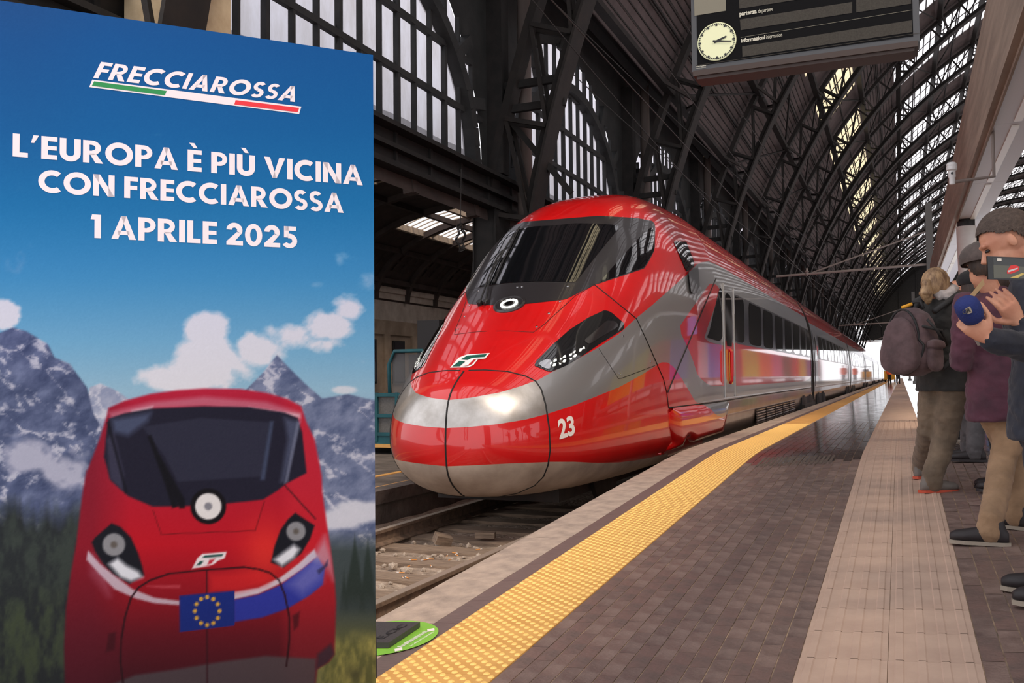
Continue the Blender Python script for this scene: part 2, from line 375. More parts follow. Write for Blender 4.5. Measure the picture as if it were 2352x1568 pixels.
# ------------------------------------------------------------------ the hall: arch ribs, roof, clerestory, side aisle
M('iron', lin(25, 21, 19), 0.75, col2=lin(38, 31, 27), nscale=2.5, bump=0.3, bscale=25)
M('iron_green', lin(32, 33, 33), 0.7, col2=lin(46, 46, 45), nscale=2, bump=0.3, bscale=30)
M('iron_dark', lin(20, 18, 17), 0.8, col2=lin(34, 30, 28), nscale=3, bump=0.3, bscale=25)
M('roof_plank', lin(96, 83, 82), 0.9, col2=lin(78, 67, 66), nscale=1.2, bump=0.2, bscale=10)
M('vault_plank', lin(74, 62, 57), 0.85, col2=lin(58, 48, 45), nscale=1.5)
M_window('pane_glass', (0.80, 0.79, 0.86), dirt=(0.60, 0.57, 0.58))
M_window('sky_glass', (0.97, 0.97, 1.0), clear=0.6, dirt=(0.80, 0.78, 0.80))
M_window('amber_glass', (0.95, 0.80, 0.50), dirt=(0.55, 0.46, 0.30))
M('cream_wall', lin(205, 195, 182), 0.85, col2=lin(180, 168, 154), nscale=1.5)
M('wall_stone', lin(176, 156, 134), 0.85, col2=lin(146, 127, 108), nscale=1.0)
M('pier_stone', lin(206, 184, 150), 0.85, col2=lin(176, 152, 120), nscale=2, bump=0.3, bscale=15)
M('pipe_grey', lin(120, 108, 102), 0.6)
M('dark_glass', lin(36, 36, 40), 0.1)
CX, CZ, R1, R2 = 26.0, -1.8, 35.6, 37.0
BAY = 13.4; RIBS = [23.2+BAY*k for k in range(-3, 18)]
def arc(R, a, y=0.0): a = math.radians(a); return np.array((CX+R*math.cos(a), y, CZ+R*math.sin(a)))
ceiling = struct(MB().add([arc(38.2, 158, RIBS[2]), arc(38.2, 158, RIBS[-1]), arc(38.2, 157.5, RIBS[-1]), arc(38.2, 157.5, RIBS[2])], [(0, 1, 2, 3)]).build('ceiling', 'iron_dark'))
# one rib: inner flange, outer flange, webs, gussets
rb = MB(); A = np.arange(177, 4, -2.0)
for i in range(len(A)-1):
    a, b = A[i], A[i+1]
    rb.bar(arc(R1, a), arc(R1, b), 0.80, 0.07, (math.cos(math.radians(a)), 0, math.sin(math.radians(a))))
    rb.bar(arc(R1+0.16, a), arc(R1+0.16, b), 0.10, 0.30, (math.cos(math.radians(a)), 0, math.sin(math.radians(a))))
    rb.bar(arc(R2, a), arc(R2, b), 0.5, 0.22, (math.cos(math.radians(a)), 0, math.sin(math.radians(a))))
    if i % 2 == 0:
        for s in ((-0.24, 0.24) if a > 142 else (0.0,)):
            rb.bar(arc(R1+0.1, a, s), arc(R2-0.1, a, s), 0.12, 0.12, (0, 1, 0))
            if a > 142 or i % 4 == 0: rb.bar(arc(R1+0.1, a, s), arc(R2-0.1, A[min(i+2, len(A)-1)], s), 0.10, 0.08, (0, 1, 0))
rib = rb.build('arch_rib', 'iron', ceiling); rib.location = (0, RIBS[0], 0)
for y in RIBS[1:]: inst(rib, Matrix.Translation((0, y, 0)), ceiling)
# longitudinal lattice purlins
PA = [158, 152, 146, 140, 134, 128, 122, 116, 110, 104, 98, 92, 86, 80, 74, 68]
def purlin(a):
    m = MB(); n = (math.cos(math.radians(a)), 0, math.sin(math.radians(a)))
    m.bar(arc(R2-0.15, a, 0.2), arc(R2-0.15, a, BAY-0.2), 0.14, 0.46, n)
    for s in (-1, 1):                                   # knee brackets down to the ribs
        yb, yi = (0.25, 2.2) if s < 0 else (BAY-0.25, BAY-2.2)
        m.bar(arc(R1+0.2, a, yb), arc(R2-0.25, a, yi), 0.12, 0.16, n)
    return m
sec = {}
def secondary(a):                                        # wind bracing between two purlins
    m = MB(); n = (math.cos(math.radians(a)), 0, math.sin(math.radians(a))); a2 = a-6
    if int(a/6) % 2 == 0: m.bar(arc(R2+0.0, a, 0.3), arc(R2+0.0, a2, BAY-0.3), 0.09, 0.09, n)
    else: m.bar(arc(R2+0.0, a, BAY-0.3), arc(R2+0.0, a2, 0.3), 0.09, 0.09, n)
    m.bar(arc(R2+0.15, a-3, 0.2), arc(R2+0.15, a-3, BAY-0.2), 0.07, 0.09, n)
    return m
def panel(a, kind):
    m = MB(); a2 = a-6; k = 3
    def sheet(y0, y1, mi, R):
        vs = [arc(R, a-6*q/k, y) for q in range(k+1) for y in (y0, y1)]
        m.add(vs, [(2*q, 2*q+1, 2*q+3, 2*q+2) for q in range(k)], mi)
        vs = [arc(R+0.06, a-6*q/k, y) for q in range(k+1) for y in (y0, y1)]
        if mi == 0: m.add(vs, [(2*q, 2*q+2, 2*q+3, 2*q+1) for q in range(k)], mi)
    if kind == 0:
        sheet(0, BAY, 0, R2+0.35)
        for q in np.arange(0.5, 6, 0.5): m.bar(arc(R2+0.34, a-q, 0.1), arc(R2+0.34, a-q, BAY-0.1), 0.05, 0.05, (math.cos(math.radians(a)), 0, math.sin(math.radians(a))), 2)
    else:
        sheet(0, 1.5, 0, R2+0.35); sheet(9.4, BAY, 0, R2+0.35); sheet(1.5, 9.4, 1, R2+0.35)
        n = (math.cos(math.radians(a)), 0, math.sin(math.radians(a)))
        for q in np.arange(0.5, 6, 1.0): m.bar(arc(R2+0.28, a-q, 1.4), arc(R2+0.28, a-q, 9.5), 0.05, 0.08, n, 2)
        for y in (4.1, 6.8): m.bar(arc(R2+0.3, a, y), arc(R2+0.3, a2, y), 0.06, 0.05, (0, 1, 0), 2)
    return m
pur_o, sec_o, pan_o = {}, {}, {}
for a in PA:
    kind = 1 if 98 <= a <= 134 else (2 if a == 146 else 0)
    for bi in range(len(RIBS)-1):
        T = Matrix.Translation((0, RIBS[bi], 0))
        if a not in pur_o: pur_o[a] = purlin(a).build('lattice_purlin', 'iron', ceiling); pur_o[a].matrix_basis = T
        else: inst(pur_o[a], T, ceiling)
        if a > 68:
            if a not in sec_o: sec_o[a] = secondary(a).build('wind_bracing', 'iron_dark', ceiling); sec_o[a].matrix_basis = T
            else: inst(sec_o[a], T, ceiling)
        if bi >= 2 and a >= 80:
            if a not in pan_o: pan_o[a] = panel(a, kind).build('roof_panel', ['roof_plank', 'amber_glass' if kind == 2 else 'sky_glass', 'iron'], ceiling); pan_o[a].matrix_basis = T
            else: inst(pan_o[a], T, ceiling)
# ------------------------------------------------------------------ clerestory on the left
XW = -10.2; SILL = 6.27; RISE = 4.2; HW = 5.35; ZT = 13.2
HW2, RISE2 = 6.2, 5.5
def archo(dy): return SILL + RISE2*math.sqrt(max(0.0, 1-(dy/HW2)**2))
def archz(dy): return SILL + RISE*math.sqrt(max(0.0, 1-(dy/HW)**2))
win_no = 0
for bi in range(2, len(RIBS)-1):
    y0, y1 = RIBS[bi], RIBS[bi+1]; yc = (y0+y1)/2-0.1; win_no += 1
    fr = MB()
    # spandrel plate with an arched opening, arch ring standing inside it
    N_ = 28; dys = [-HW2*math.cos(PI*i/N_) for i in range(N_+1)]; dyr = [-HW*math.cos(PI*i/N_) for i in range(N_+1)]
    for i in range(N_):
        a, b = dys[i], dys[i+1]
        fr.add([(XW, yc+a, archo(a)), (XW, yc+b, archo(b)), (XW, yc+b, ZT), (XW, yc+a, ZT)], [(0, 3, 2, 1)])
        a, b = dyr[i], dyr[i+1]
        fr.bar((XW+0.12, yc+a, archz(a)), (XW+0.12, yc+b, archz(b)), 0.35, 0.30, (0, 0, 1) if abs(a) < 4.5 else (0, 1, 0))
    for sg in (-1, 1):
        for q, zz in ((0.80, 1.0), (0.93, 0.7), (0.55, 1.15)): fr.bar((XW+0.1, yc+sg*HW*q, archz(HW*q)), (XW+0.1, yc+sg*HW2*min(1, q*1.03), archo(HW2*q*1.02)), 0.3, 0.3, (1, 0, 0))
    fr.add([(XW, y0, SILL), (XW, yc-HW2, SILL), (XW, yc-HW2, ZT), (XW, y0, ZT)], [(0, 3, 2, 1)]); fr.add([(XW, yc+HW2, SILL), (XW, y1, SILL), (XW, y1, ZT), (XW, yc+HW2, ZT)], [(0, 3, 2, 1)])
    wn = struct(fr.build('window_%d' % win_no, 'iron_green'))
    # mullions, transoms, corner gussets
    nc = 16; cw = 2*HW2/nc; mu = MB()
    for i in range(1, nc):
        dy = -HW2+i*cw; w_ = 0.12 if i % 3 == 1 else 0.07
        mu.bar((XW+0.06, yc+dy, SILL), (XW+0.06, yc+dy, archo(dy)), w_, 0.12, (1, 0, 0))
    mu.build('mullion', 'iron_green', wn)
    tr = MB()
    for r in range(1, 5):
        z = SILL+1.35*r; h = HW2*math.sqrt(max(0, 1-((z-SILL)/RISE2)**2))
        if h > 0.2: tr.bar((XW+0.07, yc-h, z), (XW+0.07, yc+h, z), 0.12, 0.14)
        for i in range(1, nc, 3):
            dy = -HW2+i*cw
            if z > archo(dy): continue
            for sy, sz in ((1, 1), (1, -1), (-1, 1), (-1, -1)):
                tr.add([(XW+0.05, yc+dy, z), (XW+0.05, yc+dy+sy*0.26, z), (XW+0.05, yc+dy+sy*0.10, z+sz*0.10), (XW+0.05, yc+dy, z+sz*0.36)], [(0, 1, 2, 3) if sy*sz > 0 else (3, 2, 1, 0)])
    for i in range(1, nc, 3):
        dy = -HW2+i*cw
        for sy in (1, -1):
            tr.add([(XW+0.05, yc+dy, SILL), (XW+0.05, yc+dy+sy*0.26, SILL), (XW+0.05, yc+dy+sy*0.10, SILL+0.10), (XW+0.05, yc+dy, SILL+0.36)], [(0, 1, 2, 3)])
    tr.build('transom', 'iron_green', wn)
    far_m = MB()
    for i in range(nc):
        a, b = -HW2+i*cw, -HW2+(i+1)*cw
        for r in range(5):
            z0, z1 = SILL+1.35*r, SILL+1.35*(r+1); top = [(a+(b-a)*q/4) for q in range(5)]
            pts = [(d, min(z1, archo(d))) for d in top]
            if max(p[1] for p in pts) <= z0+0.02: continue
            poly = [(XW-0.02, yc+a, z0), (XW-0.02, yc+b, z0)] + [(XW-0.02, yc+d, max(z0, z)) for d, z in reversed(pts)]
            if bi <= 4: MB().add(poly, [tuple(range(len(poly)))]).build('pane', 'pane_glass', wn)
            else: far_m.add(poly, [tuple(range(len(poly)))])
    if far_m.v: stuff(far_m.build('pane', 'pane_glass', wn))
# girder under the windows, top ledge, dark closing strip up to the roof
gd = MB(); Y0, Y1 = RIBS[2]-2, RIBS[-1]
gd.box(XW-0.25, XW+0.1, Y0, Y1, 5.38, SILL); gd.box(XW-0.3, XW+0.42, Y0, Y1, SILL-0.1, SILL); gd.box(XW-0.3, XW+0.40, Y0, Y1, 5.30, 5.42); gd.box(XW-0.1, XW+0.30, Y0, Y1, 5.75, 5.85)
for y in np.arange(Y0, Y1, 1.65): gd.box(XW+0.1, XW+0.16, y, y+0.1, 5.42, SILL-0.1)
gd.add([(XW, Y0, ZT-0.1), (XW, Y1, ZT-0.1), tuple(arc(37.4, 157, Y1)), tuple(arc(37.4, 157, Y0))], [(0, 1, 2, 3)])
struct(gd.build('trim_1', 'iron_dark'))
# columns and downpipes
for bi in range(3, 14):
    y = RIBS[bi]; far = bi > 8
    c = thing('iron_column', '%s riveted iron column carrying the clerestory girder' % ['first', 'second', 'third', 'fourth', 'fifth', 'sixth', 'seventh', 'eighth', 'ninth', 'tenth', 'eleventh', 'twelfth'][bi-2], 'column', (XW, y, ZL), 'iron columns below the clerestory')
    c['label'] = ['iron column nearest the stone pier under the clerestory', 'tall riveted iron column behind the train cab, with a coil of cable hung beside it', 'riveted iron column behind the roof of the driving car, before the second big window'][bi-2] if bi < 5 else 'slender dark iron column among those receding behind the carriages'
    s = MB(); s.box(-0.3, 0.3, -0.42, 0.42, 0, 5.9); s.box(-0.34, -0.30, -0.5, 0.5, 0, 5.9); s.box(0.30, 0.34, -0.5, 0.5, 0, 5.9); s.box(-0.5, 0.5, -0.6, 0.6, 0, 0.5)
    s.box(0.0, 0.45, -0.24, 0.24, 6.8, 13.0); s.build('shaft', 'iron_dark', c)
    if not far:
        rv = MB()
        for yy in (-0.46, 0.46):
            for z in np.arange(0.7, 5.8, 0.22): rv.box(0.34, 0.355, yy-0.02, yy+0.02, z, z+0.04)
        stuff(rv.build('rivet', 'iron', c))
        br = MB(); pts = [(0.36+0.30*(1-math.cos(t)), 0, 4.4+0.9*math.sin(t)) for t in np.linspace(0, PI/2, 8)]
        br.pipe(pts, 0.09, 6); br.pipe([(0.45+0.14*math.cos(t)*(1-t/14), 0, 4.2+0.14*math.sin(t)*(1-t/14)) for t in np.linspace(0, 9, 30)], 0.05, 6); br.build('scroll_bracket', 'iron_dark', c)
        tb = MB(); 
        for z in (9.2, 8.55): tb.bar((0.3, 0, z), (2.1, 0.2, z+0.1), 0.16, 0.2)
        tb.bar((0.3, 0, 8.6), (2.2, 0.3, 6.2), 0.16, 0.16); tb.build('tie_bar', 'iron_dark', c)
    dpp = MB(); dpp.pipe([(0.72, 0.75, 6.4), (0.72, 0.75, 14.5)], 0.19, 10); dpp.pipe([(0.72, 0.75, 5.5), (0.72, 0.75, 6.4)], 0.23, 10)
    dpp.build('downpipe', 'pipe_grey', c, smooth=True)
# ------------------------------------------------------------------ side aisle vault and the wall behind it
vA, vB, vX, vZ = 7.6, 4.0, -17.7, 5.0
def vault(t, y, d=0.0): return (vX-(vA+d)*math.cos(t), y, vZ+(vB+d)*math.sin(t))
vt = MB(); TS = np.linspace(0, PI, 25)
def isky(i, y): return 7 <= i <= 12 and any(a <= y <= b for a, b in skyl)
skyl = [(11.5, 33.0), (39.2, 50.6), (54.0, 62.0), (66, 77)]
Yb = sorted(set([10.0]+[y for ab in skyl for y in ab]+[90.0]+list(np.arange(12, 90, 3.35))))
for i in range(24):
    for k in range(len(Yb)-1):
        if isky(i, 0.5*(Yb[k]+Yb[k+1])): continue
        a, b = TS[i], TS[i+1]
        vt.add([vault(a, Yb[k]), vault(b, Yb[k]), vault(b, Yb[k+1]), vault(a, Yb[k+1])], [(0, 1, 2, 3)])
vlt = struct(vt.build('ceiling_side_aisle', 'vault_plank'))
cf = MB()
for y in np.arange(12, 90, 3.35):
    for i in range(24): cf.bar(vault(TS[i], y, -0.1), vault(TS[i+1], y, -0.1), 0.28, 0.28, (0, 1, 0))
for i in (2, 5, 9, 13, 17, 21):
    cf.bar(vault(TS[i], 10, -0.1), vault(TS[i], 90, -0.1), 0.22, 0.25)
for i in range(1, 23):
    if 7 <= i <= 12: continue
    for y in np.arange(12, 90, 3.35/4): 
        if i in (3, 4, 14, 15): cf.bar(vault(TS[i]+0.02, y, -0.04), vault(TS[i+1]-0.02, y, -0.04), 0.10, 0.1, (0, 1, 0))
cf.build('coffer_rib', 'vault_plank', vlt)
for ya, yb_ in skyl:
    nP = 8
    for q in range(nP):
        for i0 in (7, 10):
            y0 = ya+(yb_-ya)*q/nP; y1 = ya+(yb_-ya)*(q+1)/nP; m = MB()
            for i in range(i0, i0+3): m.add([vault(TS[i], y0+0.05, 0.25), vault(TS[i+1], y0+0.05, 0.25), vault(TS[i+1], y1-0.05, 0.25), vault(TS[i], y1-0.05, 0.25)], [(0, 1, 2, 3)])
            m.build('pane', 'sky_glass', vlt)
    m = MB()
    for i in (7, 10, 13): m.bar(vault(TS[i], ya, 0.05), vault(TS[i], yb_, 0.05), 0.22, 0.3)
    for y in np.linspace(ya, yb_, 4):
        for i in range(7, 13): m.bar(vault(TS[i], y, 0.05), vault(TS[i+1], y, 0.05), 0.16, 0.22, (0, 1, 0))
    for y in np.arange(ya, yb_, 0.55):
        for i in range(7, 13): m.bar(vault(TS[i], y, 0.2), vault(TS[i+1], y, 0.2), 0.05, 0.06, (0, 1, 0))
    m.build('glazing_bar', M('glazing_bar', lin(176, 158, 138), 0.7) if 'glazing_bar' not in MATS else 'glazing_bar', vlt)
wl = MB(); wl.box(-25.6, -25.3, 8, 95, 3.9, 6.0, 0); wl.box(-25.6, -25.12, 8, 95, 5.45, 5.75, 0); wl.box(-25.6, -25.2, 8, 95, 5.1, 5.45, 0); wl.box(-25.6, -25.25, 8, 95, ZL, 3.9, 1); wl.box(-25.6, -25.15, 8, 95, 3.2, 3.95, 1)
wl = struct(wl.build('wall_left', ['cream_wall', 'wall_stone']))
for k, y in enumerate(np.arange(14, 90, 3.0)):
    d = MB(); d.box(-25.24, -25.16, y, y+1.25, 0.6, 2.9); d.build('window_frame', 'iron_green', wl)
    g = MB(); g.box(-25.16, -25.14, y+0.1, y+1.15, 0.7, 2.8); g.build('pane', 'dark_glass', wl)
    s = MB(); s.box(-25.25, -25.13, y-0.95, y-0.4, ZL, 3.2); s.build('pilaster', 'wall_stone', wl)
# stone pier showing above the poster
p = MB(); q = onX(420, 50, -9.4); p.box(-9.95, -9.0, q[1]-0.55, q[1]+0.55, ZL, 8.6); p.box(-10.0, -8.95, q[1]-0.6, q[1]+0.6, 4.4, 4.7)
tag(p.build('stone_pier', 'pier_stone'), 'pale beige stone pier rising behind the top edge of the blue poster', 'pier')
# ------------------------------------------------------------------ right-hand half of the hall, end gable
pan_r = {}
for a in (74, 68, 62, 56, 50, 44, 38, 32, 26, 20, 14, 8):
    kind = 1 if 46 <= a <= 82 else 0
    for bi in range(2, len(RIBS)-1):
        T = Matrix.Translation((0, RIBS[bi], 0))
        if a not in pan_r: pan_r[a] = panel(a, kind).build('roof_panel', ['roof_plank', 'sky_glass', 'iron'], ceiling); pan_r[a].matrix_basis = T
        else: inst(pan_r[a], T, ceiling)
wr = MB(); wr.box(60, 61, 5, 262, -1, 5.5); struct(wr.build('wall_right', 'wall_stone'))
ge = MB(); Yg = RIBS[-1]; pts = [arc(37.2, a, Yg) for a in np.arange(172, 7, -3)]
zc = 9.5
for k in range(len(pts)-1):
    p, q = pts[k], pts[k+1]; ge.add([(p[0], Yg, max(zc, p[2])), (p[0], Yg, zc), (q[0], Yg, zc), (q[0], Yg, max(zc, q[2]))], [(0, 1, 2, 3)])
for x in np.arange(-8, 60, 4.0): ge.box(x-0.15, x+0.15, Yg-0.2, Yg, zc, 9.6+math.sqrt(max(0, 37**2-(x-26)**2))-12)
struct(ge.build('wall_far', 'iron_dark'))
# ------------------------------------------------------------------ added coloured panels right of the platform, put there for the train's reflections
hx = 3.5
cols = [('yellow', (214, 205, 60)), ('red', (205, 40, 40)), ('violet', (110, 80, 190)), ('white', (225, 225, 228)), ('blue', (40, 150, 225)), ('crimson', (170, 20, 40)), ('lime', (180, 205, 60)), ('orange', (235, 120, 40)), ('pink', (225, 120, 150)), ('dark green', (30, 90, 60)), ('scarlet', (215, 40, 30)), ('gold', (220, 180, 50)), ('purple', (90, 50, 140)), ('grey', (130, 130, 134))]
for k, (n, c) in enumerate(cols):
    y = 20+k*6.6
    M('reflection_panel_%d' % k, lin(*c), 0.5)
    t = thing('reflection_panel', '%s panel added across the platform to colour the reflections in the train side' % n, 'reflection_panel', (hx, y, pz(hx, y)), 'added reflection panels across the platform')
    m = MB(); m.box(-0.06, 0.06, -3.1, 3.1, 0.6, 2.5); m.build('panel', 'reflection_panel_%d' % k, t)
    m = MB(); m.box(-0.04, 0.04, -1.4, -1.32, 0, 0.6); m.build('leg', 'iron', t)
    m = MB(); m.box(-0.04, 0.04, 1.32, 1.4, 0, 0.6); m.build('leg', 'iron', t)
# ------------------------------------------------------------------ lettering: outlines of the built-in font, fitted to a box
def text2d(body, offset=0.0, shear=0.0, spacing=1.0, res=4):
    cu = bpy.data.curves.new('t', 'FONT'); cu.body = body; cu.size = 1.0; cu.offset = offset; cu.shear = shear; cu.space_character = spacing; cu.resolution_u = res; cu.fill_mode = 'FRONT'
    ob = bpy.data.objects.new('t', cu); COL.objects.link(ob); dg = bpy.context.evaluated_depsgraph_get(); dg.update()
    me = bpy.data.meshes.new_from_object(ob.evaluated_get(dg)); vs = np.array([v.co[:2] for v in me.vertices]); fs = [tuple(p.vertices) for p in me.polygons]
    bpy.data.objects.remove(ob); bpy.data.curves.remove(cu); bpy.data.meshes.remove(me)
    vs -= vs.min(0); return vs, fs
# ------------------------------------------------------------------ train materials
M('red_paint', lin(208, 14, 16), 0.30, coat=1.0, col2=lin(196, 12, 14), nscale=2.0, spec=0.4)
M('grey_paint', lin(150, 149, 150), 0.32, metal=0.55, coat=0.6)
M('silver_paint', lin(196, 192, 188), 0.33, metal=0.75, coat=0.4, col2=lin(170, 164, 158), nscale=6, bump=0.03, bscale=200)
M('dirty_grey', lin(186, 168, 152), 0.55, metal=0.1, col2=lin(150, 132, 118), nscale=2.5, coat=0.1)
M('black_gloss', lin(40, 37, 39), 0.28, coat=0.35)
M('screen_glass', lin(14, 15, 18), 0.05, coat=1.0, spec=0.6)
M('train_glass', lin(34, 33, 36), 0.04, coat=1.0, spec=0.7, metal=0.35)
M('seam', lin(14, 12, 12), 0.7)
M('lens', lin(38, 38, 40), 0.06, coat=1.0, metal=0.3)
M('chrome', lin(214, 214, 216), 0.12, metal=1.0)
M('led', lin(240, 240, 232), 0.3, emit=0.9)
M('decal_white', lin(236, 230, 226), 0.4); M('decal_green', lin(8, 82, 66), 0.4); M('decal_red', lin(190, 24, 30), 0.4)
M('rubber', lin(26, 25, 26), 0.6); M('under', lin(34, 30, 28), 0.8, col2=lin(52, 44, 40), nscale=5)
M('skirt', lin(132, 116, 108), 0.28, metal=0.5, coat=0.5, col2=lin(108, 94, 88), nscale=2)
M('yellow_paint', lin(225, 180, 60), 0.4)
def pchip(x, y):
    x = np.array(x, float); y = np.array(y, float); h = np.diff(x); d = np.diff(y)/h; m = np.zeros_like(y)
    for i in range(1, len(x)-1):
        if d[i-1]*d[i] > 0: w1 = 2*h[i]+h[i-1]; w2 = h[i]+2*h[i-1]; m[i] = (w1+w2)/(w1/d[i-1]+w2/d[i])
    m[0] = d[0]; m[-1] = d[-1]
    def f(q):
        q = np.clip(q, x[0], x[-1]); i = np.clip(np.searchsorted(x, q)-1, 0, len(h)-1); t = (q-x[i])/h[i]
        return (2*t**3-3*t**2+1)*y[i]+(t**3-2*t**2+t)*h[i]*m[i]+(-2*t**3+3*t**2)*y[i+1]+(t**3-t**2)*h[i]*m[i+1]
    return f
Y0T = 7.97; LEN1 = 22.48
kn = [0, .01, .03, .08, .2, .41, .8, 1.2, 1.615, 2.2, 2.8, 3.385, 4.2, 5.2, 6.8]
f_zt = pchip(kn, [.85, 1.0, 1.14, 1.272, 1.40, 1.536, 1.78, 2.03, 2.294, 2.72, 3.17, 3.58, 3.93, 4.13, 4.2])
f_zb = pchip(kn, [.85, .72, .61, .52, .42, .32, .27, .25, .24, .24, .24, .25, .26, .28, .30])
f_w = pchip(kn, [0, .20, .33, .48, .66, .83, 1.02, 1.14, 1.22, 1.30, 1.35, 1.385, 1.41, 1.43, 1.44])
f_zm = pchip([0, .41, 1.2, 2.2, 4, 6.8], [.85, .88, .98, 1.12, 1.3, 1.4])
f_nu = pchip([0, .41, 1.6, 3, 6.8], [2.0, 2.2, 2.5, 2.7, 2.9])
f_nl = pchip([0, .41, .8, 3, 6.8], [2.0, 2.3, 2.6, 3.6, 5.0])
def section(y, phi):
    """right half of the cross-section at distance y behind the nose tip; phi -90..90 degrees"""
    w_, zb, zt, zm = f_w(y), f_zb(y), f_zt(y), f_zm(y); n = np.where(phi >= 0, f_nu(y), f_nl(y)); c = np.abs(np.cos(phi)); s = np.abs(np.sin(phi))
    x = w_*c**(2/n); z = np.where(phi >= 0, zm+(zt-zm)*s**(2/n), zm-(zm-zb)*s**(2/n))
    return np.stack([XC+x, np.full_like(x, Y0T+y), ZR+z], -1)
def half_grid(ys, nphi):
    u = np.linspace(-1, 1, nphi); phi = PI/2*u
    P = np.array([section(y, phi) for y in ys]); P[:, 0, 0] = XC; P[:, -1, 0] = XC
    Q = P.copy(); dy = np.gradient(Q, axis=0); dp = np.gradient(Q, axis=1); n = np.cross(dy, dp); l = np.linalg.norm(n, axis=-1, keepdims=True)
    n = np.where(l > 1e-12, n/np.maximum(l, 1e-12), np.array([0, -1.0, 0]))
    n[:, 0, 0] = 0; n[:, -1, 0] = 0
    n[0] = (0, -1, 0); n /= np.maximum(np.linalg.norm(n, axis=-1, keepdims=True), 1e-9)
    out = P - np.array([XC, 0, ZR+1.3]); sgn = np.sign((n*out).sum(-1)[len(ys)//2, nphi//2]); n[1:] *= sgn
    return P, n
class PM:
    """polygon mesh with positions, normals and a flat coordinate used for cutting"""
    def __init__(s, P, N, Q, F): s.P, s.N, s.Q, s.F = P, N, Q, F
    def cut(s, fn):
        d = fn(s.Q); P = list(s.P); N = list(s.N); Q = list(s.Q); ed = {}
        def mid(a, b):
            k = (a, b) if a < b else (b, a)
            if k not in ed:
                t = d[a]/(d[a]-d[b]); ed[k] = len(P); P.append(s.P[a]*(1-t)+s.P[b]*t); n = s.N[a]*(1-t)+s.N[b]*t; N.append(n/(np.linalg.norm(n)+1e-12)); Q.append(s.Q[a]*(1-t)+s.Q[b]*t)
            return ed[k]
        I, O = [], []; inside = d < 0
        for f in s.F:
            ins = [inside[i] for i in f]
            if all(ins): I.append(f); continue
            if not any(ins): O.append(f); continue
            a_, b_ = [], []
            for i in range(len(f)):
                a, b = f[i], f[(i+1) % len(f)]
                (a_ if inside[a] else b_).append(a)
                if inside[a] != inside[b]: m = mid(a, b); a_.append(m); b_.append(m)
            if len(a_) > 2: I.append(tuple(a_))
            if len(b_) > 2: O.append(tuple(b_))
        P = np.array(P); N = np.array(N); Q = np.array(Q)
        return PM(P, N, Q, I), PM(P, N, Q, O)
def poly_sdf(poly):
    V = np.array(poly, float); W = np.roll(V, -1, 0)
    def fn(Q):
        d = np.full(len(Q), 1e18); ins = np.zeros(len(Q), bool)
        for a, b in zip(V, W):
            e = b-a; t = np.clip(((Q-a) @ e)/(e @ e+1e-12), 0, 1); r = Q-a-t[:, None]*e; d = np.minimum(d, (r*r).sum(1))
            c = (a[1] > Q[:, 1]) != (b[1] > Q[:, 1]); x = a[0]+(Q[:, 1]-a[1])/(b[1]-a[1]+1e-12)*e[0]; ins ^= c & (Q[:, 0] < x)
        d = np.sqrt(d); return np.where(ins, -d, d)
    return fn
def pm_build(name, parts, mats, parent, off=0.0, sides=(1, -1), bulge=None):
    vs, ns, fs, mi = [], [], [], []
    for s in sides:
        for pm, k in parts:
            mp = {}
            for f in pm.F:
                g = []
                for i in f:
                    if i not in mp:
                        mp[i] = len(vs); o = off if bulge is None else off+bulge(pm.Q[i:i+1])[0]
                        p = pm.P[i]+pm.N[i]*o; n = pm.N[i]
                        vs.append((p[0] if s > 0 else 2*XC-p[0], p[1], p[2])); ns.append((n[0]*s, n[1], n[2]))
                    g.append(mp[i])
                if s < 0: g.reverse()
                fs.append(tuple(g)); mi.append(k)
    me = bpy.data.meshes.new(name); me.from_pydata(vs, [], fs)
    for m in mats: me.materials.append(MATS[m])
    me.polygons.foreach_set('material_index', mi); me.polygons.foreach_set('use_smooth', [True]*len(fs)); me.update()
    if bulge is None: me.normals_split_custom_set_from_vertices(ns)
    o = bpy.data.objects.new(name, me); COL.objects.link(o); o.parent = parent; return o
ysn = np.concatenate([[0, 0.0006, 0.0025], 6.8*(np.arange(3, 175)/175.0)**1.8, np.arange(6.8, LEN1, 0.11), [LEN1]])
GP, GN = half_grid(ysn, 84)
m_, n_ = GP.shape[:2]; P = GP.reshape(-1, 3); N = GN.reshape(-1, 3)
Q = proj(P); back = ((CAM-P)*N).sum(1) < 0; Q[back] = (-9000, -9000)
F = [(i*n_+j, i*n_+j+1, (i+1)*n_+j+1, (i+1)*n_+j) for i in range(m_-1) for j in range(n_-1)]
# outward orientation
f = F[len(F)//2]; nn = np.cross(P[f[1]]-P[f[0]], P[f[3]]-P[f[0]])
if nn @ N[f[0]] < 0: F = [tuple(reversed(f)) for f in F]
HALF = PM(P, N, Q, F)
PL = P.copy(); PL[:, 0] = 2*XC-PL[:, 0]
BV = BVHTree.FromPolygons([tuple(p) for p in P]+[tuple(p) for p in PL], F+[tuple(reversed([i+len(P) for i in f])) for f in F])
def c1(u, v): return (860+u/1.96, 420+v/1.96)
def c2(u, v): return (1500+u/2.703, 480+v/2.703)
def L1(*a): return [c1(*p) for p in a]
def L2(*a): return [c2(*p) for p in a]
def SD(*a):
    r = []
    for Y, z in a: q = proj((XC+1.44, Y, ZR+z)); r.append((q[0], q[1]))
    return r
def hit(px, off=0.0):
    d = ray(*px); h = BV.ray_cast(Vector(CAM), Vector(d).normalized())
    if h[0] is None: return None
    n = h[1] if h[1].dot(Vector(d)) < 0 else -h[1]
    return np.array(h[0]+n*off), np.array(n)
